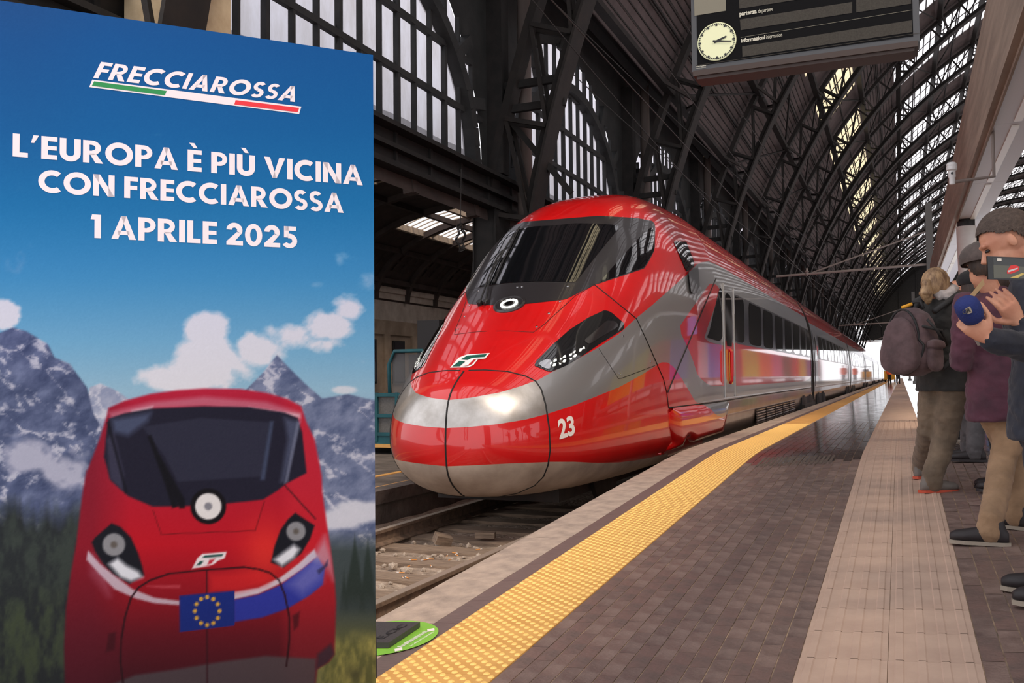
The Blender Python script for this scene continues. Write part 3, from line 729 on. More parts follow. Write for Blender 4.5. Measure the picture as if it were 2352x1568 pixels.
def hits(pxs, off=0.0, dense=0):
    if dense:
        o = []
        for a, b in zip(pxs[:-1], pxs[1:]):
            k = max(1, int(math.hypot(a[0]-b[0], a[1]-b[1])/dense))
            o += [(a[0]+(b[0]-a[0])*t/k, a[1]+(b[1]-a[1])*t/k) for t in range(k)]
        pxs = o+[pxs[-1]]
    return [h[0] for h in (hit(p, off) for p in pxs) if h is not None]
def mirror(pts): return [np.array((2*XC-p[0], p[1], p[2])) for p in pts]
train = thing('driving_car', 'red and grey high-speed train driving car with a long sloping nose, numbered 23', 'train car', (XC, Y0T+2, ZR))
train_off = Matrix.Translation((-XC, -Y0T-2, -ZR))
def adopt(o): o.parent = train; o.matrix_parent_inverse = train_off; return o
def par(o, parent): o.parent = parent; o.matrix_parent_inverse = Matrix(); return o
class _T:  # stands for the train as parent in pm_build
    pass
def tpatch(name, parts, mats, **k): return adopt(pm_build(name, parts, mats, None, **k))
def tline(name, pxs, r=0.007, mat='seam', off=0.0, both=True, dense=12, parent=None, only_right=True):
    pts = hits(pxs, off, dense)
    if only_right: pts = [p for p in pts if p[0] >= XC-0.004]
    if len(pts) < 2: return None
    m = MB(); m.pipe(pts, r, 6)
    if both: m.pipe(mirror(pts), r, 6)
    o = m.build(name, mat, None, smooth=True); return adopt(o) if parent is None else par(o, parent)
# ---- cut the shell
dark_poly = L1((300, 548), (600, 552), (700, 543), (860, 525), (910, 500), (990, 458), (1005, 455), (1110, 420), (1215, 385), (1240, 345), (1262, 300), (1264, 190), (1255, 172), (1180, 158), (1010, 148), (800, 165), (600, 200), (300, 215))
glass_poly = L1((300, 455), (600, 452), (740, 443), (905, 448), (985, 345), (1110, 192), (1000, 184), (900, 183), (760, 198), (600, 226), (300, 235))
side_poly = L1((1258, 188), (1260, 300), (1234, 345), (1212, 380), (1010, 449), (1120, 325), (1205, 232))
head_poly = L1((718, 822), (730, 800), (800, 730), (880, 660), (960, 608), (1035, 573), (1062, 580), (1132, 640), (1122, 658), (1010, 727), (930, 782), (860, 823), (790, 852))
cover_poly = L1((250, 848), (500, 843), (600, 850), (680, 870), (725, 893), (750, 930), (770, 1000), (785, 1100), (790, 1200), (780, 1270), (760, 1320), (720, 1360), (640, 1395), (560, 1409), (250, 1416))
low_poly = L1((100, 1275), (328, 1275), (450, 1270), (600, 1262), (790, 1255), (900, 1255), (1000, 1260), (1100, 1258), (1200, 1245), (1260, 1232), (1320, 1215), (1340, 1600), (100, 1600))
grey_poly = L1((100, 1105), (330, 1103), (430, 1098), (560, 1085), (680, 1065), (770, 1042), (900, 1000), (1000, 960), (1100, 920), (1200, 865), (1265, 825), (1290, 807), (1320, 808), (1350, 830), (1390, 890), (1430, 960), (1448, 990)) \
    + SD((12.9, 1.10), (16, 1.10), (20, 1.10), (25, 1.10), (31, 1.10), (31, 3.18), (25, 3.18), (20, 3.18), (16.5, 3.18)) + L2((470, 387), (400, 345), (345, 324), (300, 330)) + L1((1450, 367), (1405, 415), (1385, 430), (1250, 550), (1180, 607), (1100, 680), (1000, 745), (900, 800), (800, 850), (740, 885), (660, 915), (560, 945), (430, 968), (335, 978), (100, 990))
arrow_poly = L2((352, 462), (395, 468), (415, 484), (385, 600), (318, 795), (335, 822), (450, 850)) + SD((16, 2.03), (20, 2.03), (25, 2.03), (31, 2.03), (31, 1.31), (25, 1.31), (20, 1.31), (15.5, 1.31)) + L2((350, 1097), (295, 1087), (235, 900), (160, 745), (172, 718), (260, 590))
skirt_poly = SD((13.0, 1.10), (16, 1.10), (20, 1.10), (25, 1.10), (31, 1.10), (31, 0.2), (20, 0.1), (13, 0.2))
fair_poly = L1((1324, 1012), (1400, 1003), (1480, 993)) + L2((260, 1217), (465, 1190), (470, 1212), (455, 1300), (432, 1385), (235, 1448), (222, 1440), (205, 1415), (180, 1470), (60, 1510), (-20, 1525)) + L1((1300, 1222), (1340, 1160), (1326, 1090))
S = {k: poly_sdf(v) for k, v in dict(dark=dark_poly, glass=glass_poly, side=side_poly, head=head_poly, cover=cover_poly, low=low_poly, grey=grey_poly, arrow=arrow_poly, skirt=skirt_poly, fair=fair_poly).items()}
dark, shell = HALF.cut(S['dark']); headl, shell = shell.cut(S['head'])
glass, frame_ = dark.cut(S['glass']); sidew, frame_ = frame_.cut(S['side'])
cover, shell = shell.cut(S['cover'])
def paint(pm):
    low, r = pm.cut(S['low']); grey, r = r.cut(S['grey']); red1, grey = grey.cut(S['arrow']); sk, r = r.cut(S['skirt'])
    return [(low, 1), (grey, 2), (red1, 0), (sk, 3), (r, 0)]
tpatch('body_shell', paint(shell), ['red_paint', 'dirty_grey', 'grey_paint', 'skirt'])
cv = tpatch('coupler_cover', [(a, 3 if k == 2 else k) for a, k in paint(cover)], ['red_paint', 'dirty_grey', 'grey_paint', 'silver_paint'], off=0.004)
tpatch('windscreen_surround', [(frame_, 0)], ['black_gloss'], off=0.002)
ws = tpatch('windscreen', [(glass, 0)], ['screen_glass'], off=0.006)
for s in (1, -1):
    tpatch('cab_side_window', [(sidew, 0)], ['screen_glass'], off=0.006, sides=(s,))
    hl = tpatch('headlight', [(headl, 0)], ['lens'], off=0.005, sides=(s,))
    a, rest_ = headl.cut(poly_sdf(L1((735, 815), (770, 795), (800, 800), (790, 840), (760, 835))))
    par(pm_build('led_strip', [(a, 0)], ['chrome'], None, off=0.010, sides=(s,)), hl).matrix_parent_inverse = train_off
    for (u, v) in [(790, 812), (812, 802), (834, 794), (856, 785), (878, 775), (900, 765), (922, 755), (942, 746), (806, 822), (830, 814), (854, 804), (878, 793), (902, 781)]:
        b, _ = headl.cut(poly_sdf(L1((u-12, v+5), (u-2, v-9), (u+12, v-8), (u+6, v+8))))
        if b.F: o = pm_build('led', [(b, 0)], ['led'], None, off=0.011, sides=(s,)); o.parent = hl; o.matrix_parent_inverse = Matrix()
    b, _ = headl.cut(poly_sdf(L1((940, 712), (1000, 660), (1045, 620), (1085, 625), (1100, 645), (1010, 700), (965, 728))))
    o = pm_build('lamp_lens', [(b, 0)], ['chrome'], None, off=0.009, sides=(s,)); o.parent = hl; o.matrix_parent_inverse = Matrix()
for o in train.children:
    for g in o.children: g.matrix_parent_inverse = Matrix()
fz, _ = HALF.cut(S['fair']); red_f, sil_f = fz.cut(poly_sdf(L2((-200, 1100), (290, 1200), (330, 1245), (365, 1280), (400, 1290), (480, 1250), (480, 1600), (-200, 1700))))
def bul(q): return 0.075*np.clip(-S['fair'](q)/14.0, 0, 1)**0.6
for s in (1, -1): tpatch('bogie_fairing', [(red_f, 0), (sil_f, 1)], ['red_paint', 'grey_paint'], sides=(s,), bulge=bul)
# ---- seams
tline('cover_seam', cover_poly, 0.011)
mid = [(XC, Y0T+y, ZR+z) for y, z in [(f_, float(f_zt(f_))) for f_ in np.linspace(.42, .0, 24)]]+[(XC, Y0T+y, ZR+z) for y, z in [(f_, float(f_zb(f_))) for f_ in np.linspace(.0, .40, 20)]]
m = MB(); m.pipe([np.array(p)+np.array((0, -0.002, 0)) for p in mid], 0.011, 6); adopt(m.build('centre_seam', 'seam', None, smooth=True))
tline('cab_seam', L1((990, 458), (1080, 530), (1180, 612), (1230, 720), (1265, 800), (1300, 880), (1316, 945), (1323, 1010)), 0.008)
tline('cab_seam', L2((390, 430), (250, 760), (90, 1135)), 0.012)
tline('hood_seam', L1((500, 668), (600, 666), (715, 672), (760, 640), (905, 508)), 0.004)
tline('hood_seam', L1((905, 508), (990, 458)), 0.004)
tline('glass_seam', L1((500, 458), (600, 455), (740, 447), (905, 452), (990, 457)), 0.004)
tline('hatch_seam', L1((1010, 745), (1098, 880), (1115, 878), (1262, 822)), 0.004)
tline('skirt_seam', L1((1324, 1012), (1480, 993))+L2((260, 1217), (465, 1186))+SD((18, 1.1), (22, 1.1), (26, 1.1), (30.4, 1.1)), 0.010)
for (u, v) in [(870, 466), (835, 534), (785, 588), (730, 648), (530, 662), (665, 468), (1120, 690), (1105, 858), (1245, 805)]:
    h = hit(c1(u, v), 0.002)
    if h is not None and h[0][0] >= XC:
        m = MB(); m.lathe([(0.014, 0), (0.014, 0.004), (0.008, 0.006)], h[0], 8, h[1]); m.lathe([(0.014, 0), (0.014, 0.004), (0.008, 0.006)], mirror([h[0]])[0], 8, (-h[1][0], h[1][1], h[1][2])); adopt(m.build('screw', 'chrome', None))
# ---- nose lamp
h, n = hit(c1(608, 548)); h[0] = XC; n = np.array((0, n[1], n[2])); n /= np.linalg.norm(n)
m = MB(); m.lathe([(0.185, -0.03), (0.185, 0.012), (0.16, 0.022), (0.155, 0.010), (0.0, 0.008)], h, 32, n); lamp = adopt(m.build('nose_lamp', 'black_gloss', None, smooth=True, auto=40))
up = np.cross((1, 0, 0), n); up /= np.linalg.norm(up)
for k in range(8):
    a = 2*PI*(k+0.5)/8; c = h+(np.array((1, 0, 0))*math.cos(a)+up*math.sin(a))*0.085+n*0.016
    m = MB(); t = -np.array((1, 0, 0))*math.sin(a)+up*math.cos(a); m.bar(c-t*0.03, c+t*0.03, 0.03, 0.01, n); o = m.build('led', 'led'); o.parent = lamp
m = MB(); m.lathe([(0.05, 0.008), (0.05, 0.02), (0.0, 0.022)], h, 16, n); m.build('lamp_lens', 'chrome', lamp)
# ---- wipers
for pts, base in (([(478, 560), (500, 500), (520, 440), (560, 350), (590, 315)], (478, 548)), ([(505, 560), (520, 470), (545, 400), (600, 300), (640, 240)], (505, 545))):
    P_ = hits(L1(*pts), 0.045, 10); m = MB(); m.pipe(P_, 0.011, 6); wp = adopt(m.build('wiper', 'rubber', None, smooth=True))
    b = hit(c1(*base), 0.0); m = MB(); m.lathe([(0.035, 0), (0.035, 0.05), (0.02, 0.06)], b[0], 10, b[1]); m.build('wiper_mount', 'rubber', wp)
P_ = hits(L1((540, 455), (575, 370), (610, 300), (655, 205)), 0.02, 10); m = MB(); m.pipe(P_, 0.012, 6); adopt(m.build('wiper_blade', 'rubber', None))
# ---- mirror window, its flap
for s in (1, -1):
    a, _ = HALF.cut(poly_sdf(L1((1344, 263), (1402, 265), (1443, 372), (1404, 402)))); tpatch('camera_window', [(a, 0)], ['train_glass'], off=0.008, sides=(s,))
    a, _ = HALF.cut(poly_sdf(L1((1404, 404), (1449, 374), (1457, 493), (1418, 505)))); tpatch('mirror_flap', [(a, 0)], ['black_gloss'], off=0.03, sides=(s,))
# ---- emblem on the hood
def decal(name, px, mat, off, parent=None):
    P_ = hits(px, off); m = MB(); m.add(P_, [tuple(range(len(P_)))]); o = m.build(name, mat)
    f = o.data.polygons[0]
    if f.normal.dot(Vector(CAM)-Vector(P_[0])) < 0: o.data.flip_normals()
    return adopt(o) if parent is None else par(o, parent)
em = decal('emblem', L1((341, 834), (381, 788), (418, 774), (520, 768), (500, 792), (466, 797), (446, 822), (424, 832)), 'decal_white', 0.007)
decal('emblem_field', L1((352, 829), (384, 804), (410, 806), (384, 828)), 'decal_green', 0.010, em); decal('emblem_field', L1((390, 797), (420, 780), (508, 773), (497, 786), (440, 790), (420, 799)), 'decal_green', 0.010, em)
decal('emblem_field', L1((428, 806), (460, 796), (440, 819), (420, 827), (408, 828)), 'decal_red', 0.010, em)
decal('emblem_bar', L1((398, 828), (424, 800), (440, 792), (497, 788), (494, 790), (448, 798), (420, 826)), 'decal_white', 0.012, em)
# ---- number
vs, fs = text2d('23', 0.035); vs = vs/vs.max(0)
bl_, br_, tr_, tl_ = c1(832, 1155), c1(903, 1133), c1(893, 1044), c1(821, 1066)
P_ = []
for a, b in vs:
    q = [(bl_[i]*(1-a)+br_[i]*a)*(1-b)+(tl_[i]*(1-a)+tr_[i]*a)*b for i in (0, 1)]; P_.append(hit(q, 0.006)[0])
m = MB(); m.add(P_, fs); adopt(m.build('number', 'decal_white'))
# ---- side windows, door, skirt fittings of the driving car
def side_patch(name, poly, mat, off, sides=(1, -1), parent=None):
    a, _ = HALF.cut(poly_sdf(poly)); r = []
    for s in sides: r.append(tpatch(name, [(a, 0)], [mat], off=off, sides=(s,)))
    return r
for s in (1, -1):
    side_patch('quarter_window', L2((412, 488), (430, 488), (430, 826), (335, 798), (348, 765)), 'train_glass', 0.005, (s,))
    side_patch('window_band', SD((15.80, 2.02), (18, 2.02), (22, 2.02), (26, 2.02), (30.2, 2.02), (30.2, 2.85), (26, 2.85), (22, 2.85), (18, 2.85), (15.8, 2.85)), 'black_gloss', 0.003, (s,))
    for (a, b) in [(15.90, 16.95), (17.5, 19.15), (19.45, 20.95), (21.4, 22.8), (23.25, 24.7), (25.15, 26.75), (27.2, 28.5), (28.8, 30.0)]:
        r = 0.08; side_patch('carriage_window', SD((a+r, 2.05), (b-r, 2.05), (b, 2.05+r), (b, 2.82-r), (b-r, 2.82), (a+r, 2.82), (a, 2.82-r), (a, 2.05+r)), 'train_glass', 0.006, (s,))
    dr, _ = HALF.cut(poly_sdf(SD((14.82, 1.14), (15.74, 1.14), (15.74, 2.92), (14.82, 2.92)))); d1, d2 = dr.cut(poly_sdf(SD((14.5, 1.31), (16, 1.31), (16, 2.03), (14.5, 2.03))))
    door = tpatch('passenger_door', [(d1, 0), (d2, 1)], ['red_paint', 'grey_paint'], off=0.010, sides=(s,))
    a, _ = HALF.cut(poly_sdf(SD((14.98, 1.95), (15.58, 1.95), (15.58, 2.8), (14.98, 2.8)))); o = pm_build('door_window', [(a, 0)], ['train_glass'], None, off=0.014, sides=(s,)); o.parent = door
    sx = XC+s*1.47
    for y in (14.80, 15.76):
        m = MB(); m.pipe(hits(SD((y, 1.14), (y, 1.5), (y, 2.0), (y, 2.5), (y, 2.92)), 0.012) if s > 0 else mirror(hits(SD((y, 1.14), (y, 1.5), (y, 2.0), (y, 2.5), (y, 2.92)), 0.012)), 0.018, 6); o = m.build('door_post', 'grey_paint', door)
    m = MB(); m.pipe([(sx+s*0.02, 15.05, ZR+1.35), (sx+s*0.05, 15.05, ZR+1.4), (sx+s*0.05, 15.05, ZR+1.85), (sx+s*0.02, 15.05, ZR+1.9)], 0.025, 6); m.build('door_handle', 'decal_red', door, smooth=True)
    m = MB(); m.box(sx-0.01, sx+0.02, 15.22, 15.34, ZR+1.35, ZR+1.9); m.build('door_sign', 'yellow_paint', door)
    for k in range(5):
        y0 = 18.2+k*1.42; g = MB(); g.add([(XC+s*1.447, y0, ZR+0.55), (XC+s*1.447, y0+1.2, ZR+0.55), (XC+s*1.449, y0+1.2, ZR+0.84), (XC+s*1.449, y0, ZR+0.84)], [(0, 1, 2, 3)]); gr = adopt(g.build('louvre_grille', 'seam'))
        for q in range(6):
            b = MB(); b.bar((XC+s*1.455, y0, ZR+0.57+q*0.05), (XC+s*1.455, y0+1.2, ZR+0.57+q*0.05), 0.02, 0.018); b.build('slat', 'skirt', gr)
    m = MB(); m.box(XC+s*1.36-0.10, XC+s*1.36+0.10, 26.9, 30.3, ZR+0.2, ZR+0.86); adopt(m.build('bogie_recess', 'seam'))
    for y in (27.6, 29.6):
        m = MB(); m.lathe([(0.44, -0.05), (0.46, 0), (0.40, 0.04), (0.12, 0.05), (0.10, 0.12), (0, 0.12)], (XC+s*1.46, y, ZR+0.46), 24, (s, 0, 0)); adopt(m.build('wheel', 'under', None, smooth=True, auto=40))
    m = MB(); m.bar((XC+s*1.5, 26.9, ZR+0.62), (XC+s*1.5, 30.3, ZR+0.62), 0.08, 0.12); adopt(m.build('bogie_frame', 'under'))
m = MB(); m.box(XC-0.7, XC+0.7, Y0T+1.2, Y0T+22, ZR+0.18, ZR+0.35); adopt(m.build('underframe', 'under'))
for y in (10.6, 13.2):
    for s in (-1, 1):
        m = MB(); m.lathe([(0.44, -0.06), (0.46, 0), (0.40, 0.05), (0.1, 0.06), (0, 0.06)], (XC+s*0.76, y, ZR+0.46), 24, (s, 0, 0)); adopt(m.build('wheel', 'under', None, smooth=True, auto=40))
# end wall and bellows
for s in (1, -1): side_patch('end_strip', SD((30.2, 0.95), (30.46, 0.95), (30.46, 3.3), (30.2, 3.3)), 'rubber', 0.012, (s,))
ph = np.linspace(-PI/2, PI/2, 40); e = section(6.8, ph); ring = [(p[0], Y0T+LEN1, p[2]) for p in e]+[(2*XC-p[0], Y0T+LEN1, p[2]) for p in e[::-1]]
m = MB(); m.add(ring, [tuple(range(len(ring)))]); adopt(m.build('end_wall', 'under'))
# ------------------------------------------------------------------ following carriages
GAP = 0.70; CARL = 22.65
def carriage():
    t = thing('carriage', '', 'train car', (0, 0, 0), 'carriages of the red and grey train')
    ys = np.arange(0, CARL+0.01, CARL/40); ph = np.linspace(-PI/2, PI/2, 60); e = section(6.8, ph)-np.array((XC, Y0T+6.8, ZR))
    Pc = np.array([e+np.array((0, y, 0)) for y in ys]); nq = np.gradient(e, axis=0); nn = np.stack([nq[:, 2], 0*nq[:, 0], -nq[:, 0]], -1); nn /= np.linalg.norm(nn, axis=1, keepdims=True)
    if nn[30][0] < 0: nn = -nn
    Nc = np.array([nn]*len(ys)); a, b = Pc.shape[:2]; P = Pc.reshape(-1, 3); N = Nc.reshape(-1, 3)
    F = [(i*b+j, i*b+j+1, (i+1)*b+j+1, (i+1)*b+j) for i in range(a-1) for j in range(b-1)]
    f = F[30]; 
    if np.cross(P[f[1]]-P[f[0]], P[f[3]]-P[f[0]]) @ N[f[0]] < 0: F = [tuple(reversed(q)) for q in F]
    pm = PM(P, N, P[:, 1:3].copy(), F)
    def rect(y0, y1, z0, z1): return poly_sdf([(y0, z0), (y1, z0), (y1, z1), (y0, z1)])
    grey, r = pm.cut(rect(-1, 30, 1.10, 3.18)); red, grey = grey.cut(rect(1.6, CARL-1.6, 1.31, 2.02)); sk, r = r.cut(rect(-1, 30, -1, 1.10))
    global XC_SAVE
    def pb(name, parts, mats, off=0.0, s=None):
        vs = []; fs = []; mi = []; ns = []
        for sg in ((1, -1) if s is None else (s,)):
            for q, k in parts:
                mp = {}
                for f in q.F:
                    g = []
                    for i in f:
                        if i not in mp: mp[i] = len(vs); p = q.P[i]+q.N[i]*off; vs.append((p[0]*sg, p[1], p[2])); ns.append((q.N[i][0]*sg, q.N[i][1], q.N[i][2]))
                        g.append(mp[i])
                    if sg < 0: g.reverse()
                    fs.append(tuple(g)); mi.append(k)
        me = bpy.data.meshes.new(name); me.from_pydata(vs, [], fs)
        for m in mats: me.materials.append(MATS[m])
        me.polygons.foreach_set('material_index', mi); me.polygons.foreach_set('use_smooth', [True]*len(fs)); me.update(); me.normals_split_custom_set_from_vertices(ns)
        o = bpy.data.objects.new(name, me); COL.objects.link(o); o.parent = t; return o
    pb('body_shell', [(r, 0), (red, 0), (grey, 1), (sk, 2)], ['red_paint', 'grey_paint', 'skirt'])
    for s in (1, -1):
        bd, _ = pm.cut(rect(2.2, CARL-2.2, 2.02, 2.85)); pb('window_band', [(bd, 0)], ['black_gloss'], 0.004, s)
        for k in range(9):
            y = 2.5+k*1.98; wd, _ = pm.cut(rect(y, y+1.6, 2.05, 2.82)); pb('carriage_window', [(wd, 0)], ['train_glass'], 0.008, s)
        for y0 in (0.55, CARL-1.5):
            d, _ = pm.cut(rect(y0, y0+0.95, 1.12, 2.95)); dd = pb('passenger_door', [(d, 0)], ['grey_paint'], 0.012, s)
            g, _ = pm.cut(rect(y0+0.2, y0+0.75, 1.9, 2.8)); o = pb('door_window', [(g, 0)], ['train_glass'], 0.018, s); o.parent = dd
        es, _ = pm.cut(rect(-0.1, 0.28, 0.95, 3.3)); pb('end_strip', [(es, 0)], ['rubber'], 0.010, s); es, _ = pm.cut(rect(CARL-0.28, CARL+0.1, 0.95, 3.3)); pb('end_strip', [(es, 0)], ['rubber'], 0.010, s)
        rr, _ = pm.cut(rect(1.52, 2.1, 2.1, 2.5)); pb('class_sign', [(rr, 0)], ['decal_red'], 0.006, s)
        for y0 in (0.9, CARL-4.2):
            m = MB(); m.box(s*1.38-0.07, s*1.38+0.07, y0, y0+3.3, 0.2, 0.86); m.build('bogie_recess', 'seam', t)
            for y in (y0+0.7, y0+2.6):
                m = MB(); m.lathe([(0.44, -0.05), (0.46, 0), (0.40, 0.04), (0.12, 0.05), (0, 0.06)], (s*1.46, y, 0.46), 16, (s, 0, 0)); m.build('wheel', 'under', t)
    ring = [(p[0], 0, p[2]) for p in e]+[(-p[0], 0, p[2]) for p in e[::-1]]
    m = MB(); m.add(ring, [tuple(range(len(ring)))]); m.add([(p[0], CARL, p[2]) for p in ring], [tuple(range(len(ring)-1, -1, -1))]); m.build('end_wall', 'under', t)
    bellow = MB()
    for q in range(6):
        k = 0.86-0.04*(q % 2); y = -GAP+0.02+q*GAP/6
        rg = [(p[0]*k, y, 2.0+(p[2]-2.0)*k) for p in ring]; rg2 = [(p[0]*(0.86-0.04*((q+1) % 2)), y+GAP/6, 2.0+(p[2]-2.0)*(0.86-0.04*((q+1) % 2))) for p in ring]
        nr = len(ring); bellow.add(rg+rg2, [(i, (i+1) % nr, nr+(i+1) % nr, nr+i) for i in range(nr)])
    bellow.build('gangway_bellows', 'under', t)
    return t
c0 = carriage(); names = ['second', 'third', 'fourth', 'fifth', 'sixth', 'seventh', 'eighth']
for k in range(7):
    c = c0 if k == 0 else copy_tree(c0)
    c.location = (XC, Y0T+LEN1+GAP+k*(CARL+GAP), ZR)
    c['label'] = ('carriage coupled directly behind the driving car, with a dark window band' if k == 0 else '%s vehicle of the red train, counting back from the numbered nose' % names[k])
# ------------------------------------------------------------------ a second train on the next track to the right
fr = MB(); fr.box(XR, 40, -6, 280, -1.2, -0.72); struct(fr.build('floor_next_tracks', 'ballast_bed'))
for k in range(6):
    c = copy_tree(c0); c.location = (XR+1.75, 20+k*(CARL+GAP), ZR+0.3); c['label'] = 'carriage of the other train, waiting on the track across the platform'; c['group'] = 'carriages of the other train'
# ------------------------------------------------------------------ the blue poster in front
KB = 0.88
def bpt(x, y):
    B = np.array((-2.083, 3.558, -0.415)); n = np.array((0.747, -0.665, 0)); v = ray(x, y); t = ((B-CAM) @ n)/(v @ n); return CAM+v*t*KB
bd_ = np.array((0.665, 0.747, 0)); bd_ /= np.linalg.norm(bd_)
BR = bpt(850, 125); BR = np.array((BR[0], BR[1], 0)) + bd_*0.012
bnrm = np.array((bd_[1], -bd_[0], 0))                 # towards the camera
BWID, BZ0, BZ1 = 1.33, -0.40, bpt(850, 125)[2]
def bpos(u, v, off=0.0): return BR + bd_*(u-BWID) + np.array((0, 0, v)) + bnrm*off
def buv(x, y):
    p = bpt(x, y); return ((p-BR) @ bd_ + BWID, p[2])
M('poster_edge', lin(46, 44, 48), 0.6); M('poster_back', lin(60, 62, 68), 0.7)
poster = thing('poster_stand', 'large blue poster panel advertising a train, with white lettering, on a foot plate', 'poster', tuple(bpos(BWID/2, BZ0)))
pinv = Matrix.Translation(-poster.location)
def padopt(o): o.parent = poster; o.matrix_parent_inverse = pinv; return o
m = MB(); a = [bpos(0, BZ0, -0.002), bpos(BWID, BZ0, -0.002), bpos(BWID, BZ1, -0.002), bpos(0, BZ1, -0.002)]; b = [p-bnrm*0.008 for p in a]
m.add(a+b, [(0, 1, 2, 3), (7, 6, 5, 4), (1, 0, 4, 5), (2, 1, 5, 6), (3, 2, 6, 7), (0, 3, 7, 4)]); padopt(m.build('panel', 'poster_edge'))
# back post on a heavy plate
pl_ = ground_hit(905, 1478); 
m = MB(); m.bar(bpos(BWID-0.06, BZ1-0.25, -0.05), bpos(BWID+0.0, BZ0+0.02, -0.085), 0.05, 0.05, bnrm); m.bar(bpos(0.1, BZ1-0.25, -0.05), bpos(0.1, BZ0+0.02, -0.085), 0.05, 0.05, bnrm); m.bar(bpos(0.1, BZ1-0.3, -0.05), bpos(BWID-0.03, BZ1-0.3, -0.05), 0.04, 0.04)
padopt(m.build('back_frame', 'poster_edge'))
# ---- the printed picture, painted into a fine grid of points
nx_, ny_ = 300, 540
uu, vv = np.meshgrid(np.linspace(0.0, BWID, nx_), np.linspace(BZ0, BZ1, ny_))
PP = BR+bd_*(uu[..., None]-BWID)+np.array((0, 0, 1.0))*vv[..., None]; PX = proj(PP.reshape(-1, 3)); X_, Y_ = PX[:, 0], PX[:, 1]
def vnoise(x, y, seed, octv=5, gain=0.55):
    r = np.random.RandomState(seed); g = r.rand(256, 256); o = np.zeros_like(x); a = 1.0; t = 0
    for _ in range(octv):
        xi = np.floor(x).astype(int); yi = np.floor(y).astype(int); fx = x-xi; fy = y-yi; fx = fx*fx*(3-2*fx); fy = fy*fy*(3-2*fy); xi %= 256; yi %= 256; x1 = (xi+1) % 256; y1 = (yi+1) % 256
        o += a*((g[yi, xi]*(1-fx)+g[yi, x1]*fx)*(1-fy)+(g[y1, xi]*(1-fx)+g[y1, x1]*fx)*fy); t += a; a *= gain; x = x*2.03+17; y = y*2.03+9
    return o/t
def ramp(t, stops):
    xs = [s[0] for s in stops]; cs = np.array([s[1] for s in stops], float); return np.stack([np.interp(t, xs, cs[:, i]) for i in range(3)], -1)
def over(img, a, col): a = np.clip(a, 0, 1)[:, None]; return img*(1-a)+np.asarray(col, float)*a
def pa(poly, soft=3.0): return np.clip(0.5-poly_sdf(poly)(np.stack([X_, Y_], -1))/soft, 0, 1)
def A_(*p): return [(u/2.45, 600+v/2.45) for u, v in p]
def B_(*p): return [(100+u/2.94, 1060+v/2.94) for u, v in p]
img = ramp(Y_, [(-50, (52, 84, 140)), (100, (42, 92, 152)), (300, (44, 104, 162)), (480, (56, 124, 178)), (640, (78, 150, 200)), (780, (112, 176, 216)), (900, (150, 192, 220)), (1000, (150, 165, 195))])
img = over(img, np.clip((240-X_)/700, 0, 0.25)*np.clip((500-Y_)/500, 0, 1), (70, 78, 124))
nz = vnoise(X_/90, Y_/70, 3, 6); nzf = vnoise(X_/30, Y_/26, 5, 5)
def cloud(blobs, col=(226, 228, 240), thr=0.55, k=4.0):
    global img
    s = np.zeros_like(X_)
    for cx, cy, rx, ry, a in blobs: s = np.maximum(s, a*np.exp(-((X_-cx)/rx)**2-((Y_-cy)/ry)**2))
    img = over(img, np.clip((s+(nz-0.5)*1.1*np.clip(s*2, 0, 1)+(nzf-0.5)*0.45*np.clip(s*2, 0, 1)-thr)*k, 0, 0.96), col)
cloud([(480, 750, 75, 58, 1.25), (490, 830, 95, 80, 1.35), (420, 872, 130, 40, 1.2), (585, 800, 75, 50, 1.2), (660, 765, 80, 40, 1.1), (750, 745, 80, 45, 1.15), (800, 708, 50, 36, 1.2), (745, 790, 70, 30, .8)], (228, 230, 242), .5, 3.0)
cloud([(10, 720, 50, 40, 1), (30, 780, 40, 30, .7)]); cloud([(10, 590, 80, 60, .62), (60, 560, 40, 40, .5), (40, 430, 50, 60, .45), (370, 310, 70, 14, .5)], (150, 170, 208), 0.5, 1.6); cloud([(800, 590, 70, 30, .62), (845, 650, 40, 40, .6), (740, 655, 40, 16, .5), (830, 830, 50, 16, .5)], (170, 196, 224), 0.5, 2.2); cloud([(780, 895, 55, 14, .9)], (214, 222, 236))
# mountains
def mount(poly, dark, light, seed, snow):
    global img
    a = pa(poly, 4.0); t = vnoise(X_/34+Y_/60, Y_/30, seed, 6, 0.62); rid = np.abs(vnoise(X_/60-Y_/90, Y_/60, seed+1, 5)-0.5)*2
    c = ramp(np.clip(t*1.3-0.15, 0, 1), [(0, dark), (1, light)]); c = over(c, np.clip((0.16-rid)*6+(t-0.62)*3+snow, 0, 0.75), (214, 216, 232)); img = img*(1-a[:, None])+c*a[:, None]
mount([(205, 890), (230, 880), (270, 898), (300, 920), (300, 1060), (180, 1060)], (120, 134, 172), (190, 196, 216), 21, 0.1)
mount([(560, 900), (600, 860), (636, 815), (665, 845), (700, 880), (740, 915), (800, 905), (840, 915), (900, 925), (900, 1260), (560, 1260)], (70, 84, 122), (150, 160, 192), 31, 0.0)
mount([(-40, 780), (30, 752), (60, 760), (110, 790), (125, 820), (160, 835), (200, 890), (215, 950), (250, 1010), (260, 1240), (-40, 1240)], (50, 62, 98), (120, 132, 170), 41, -0.05)
cloud([(60, 1050, 95, 50, 1.1), (140, 1090, 90, 60, 1.1), (20, 1000, 60, 20, .6), (180, 1040, 40, 30, .8)], (178, 182, 206), .5, 2.6); cloud([(840, 1178, 95, 34, 1.2), (790, 1190, 60, 30, 1.1)], (210, 214, 230), .5, 2.6); cloud([(700, 1020, 100, 70, .55)], (140, 152, 188), .5, 1.4)
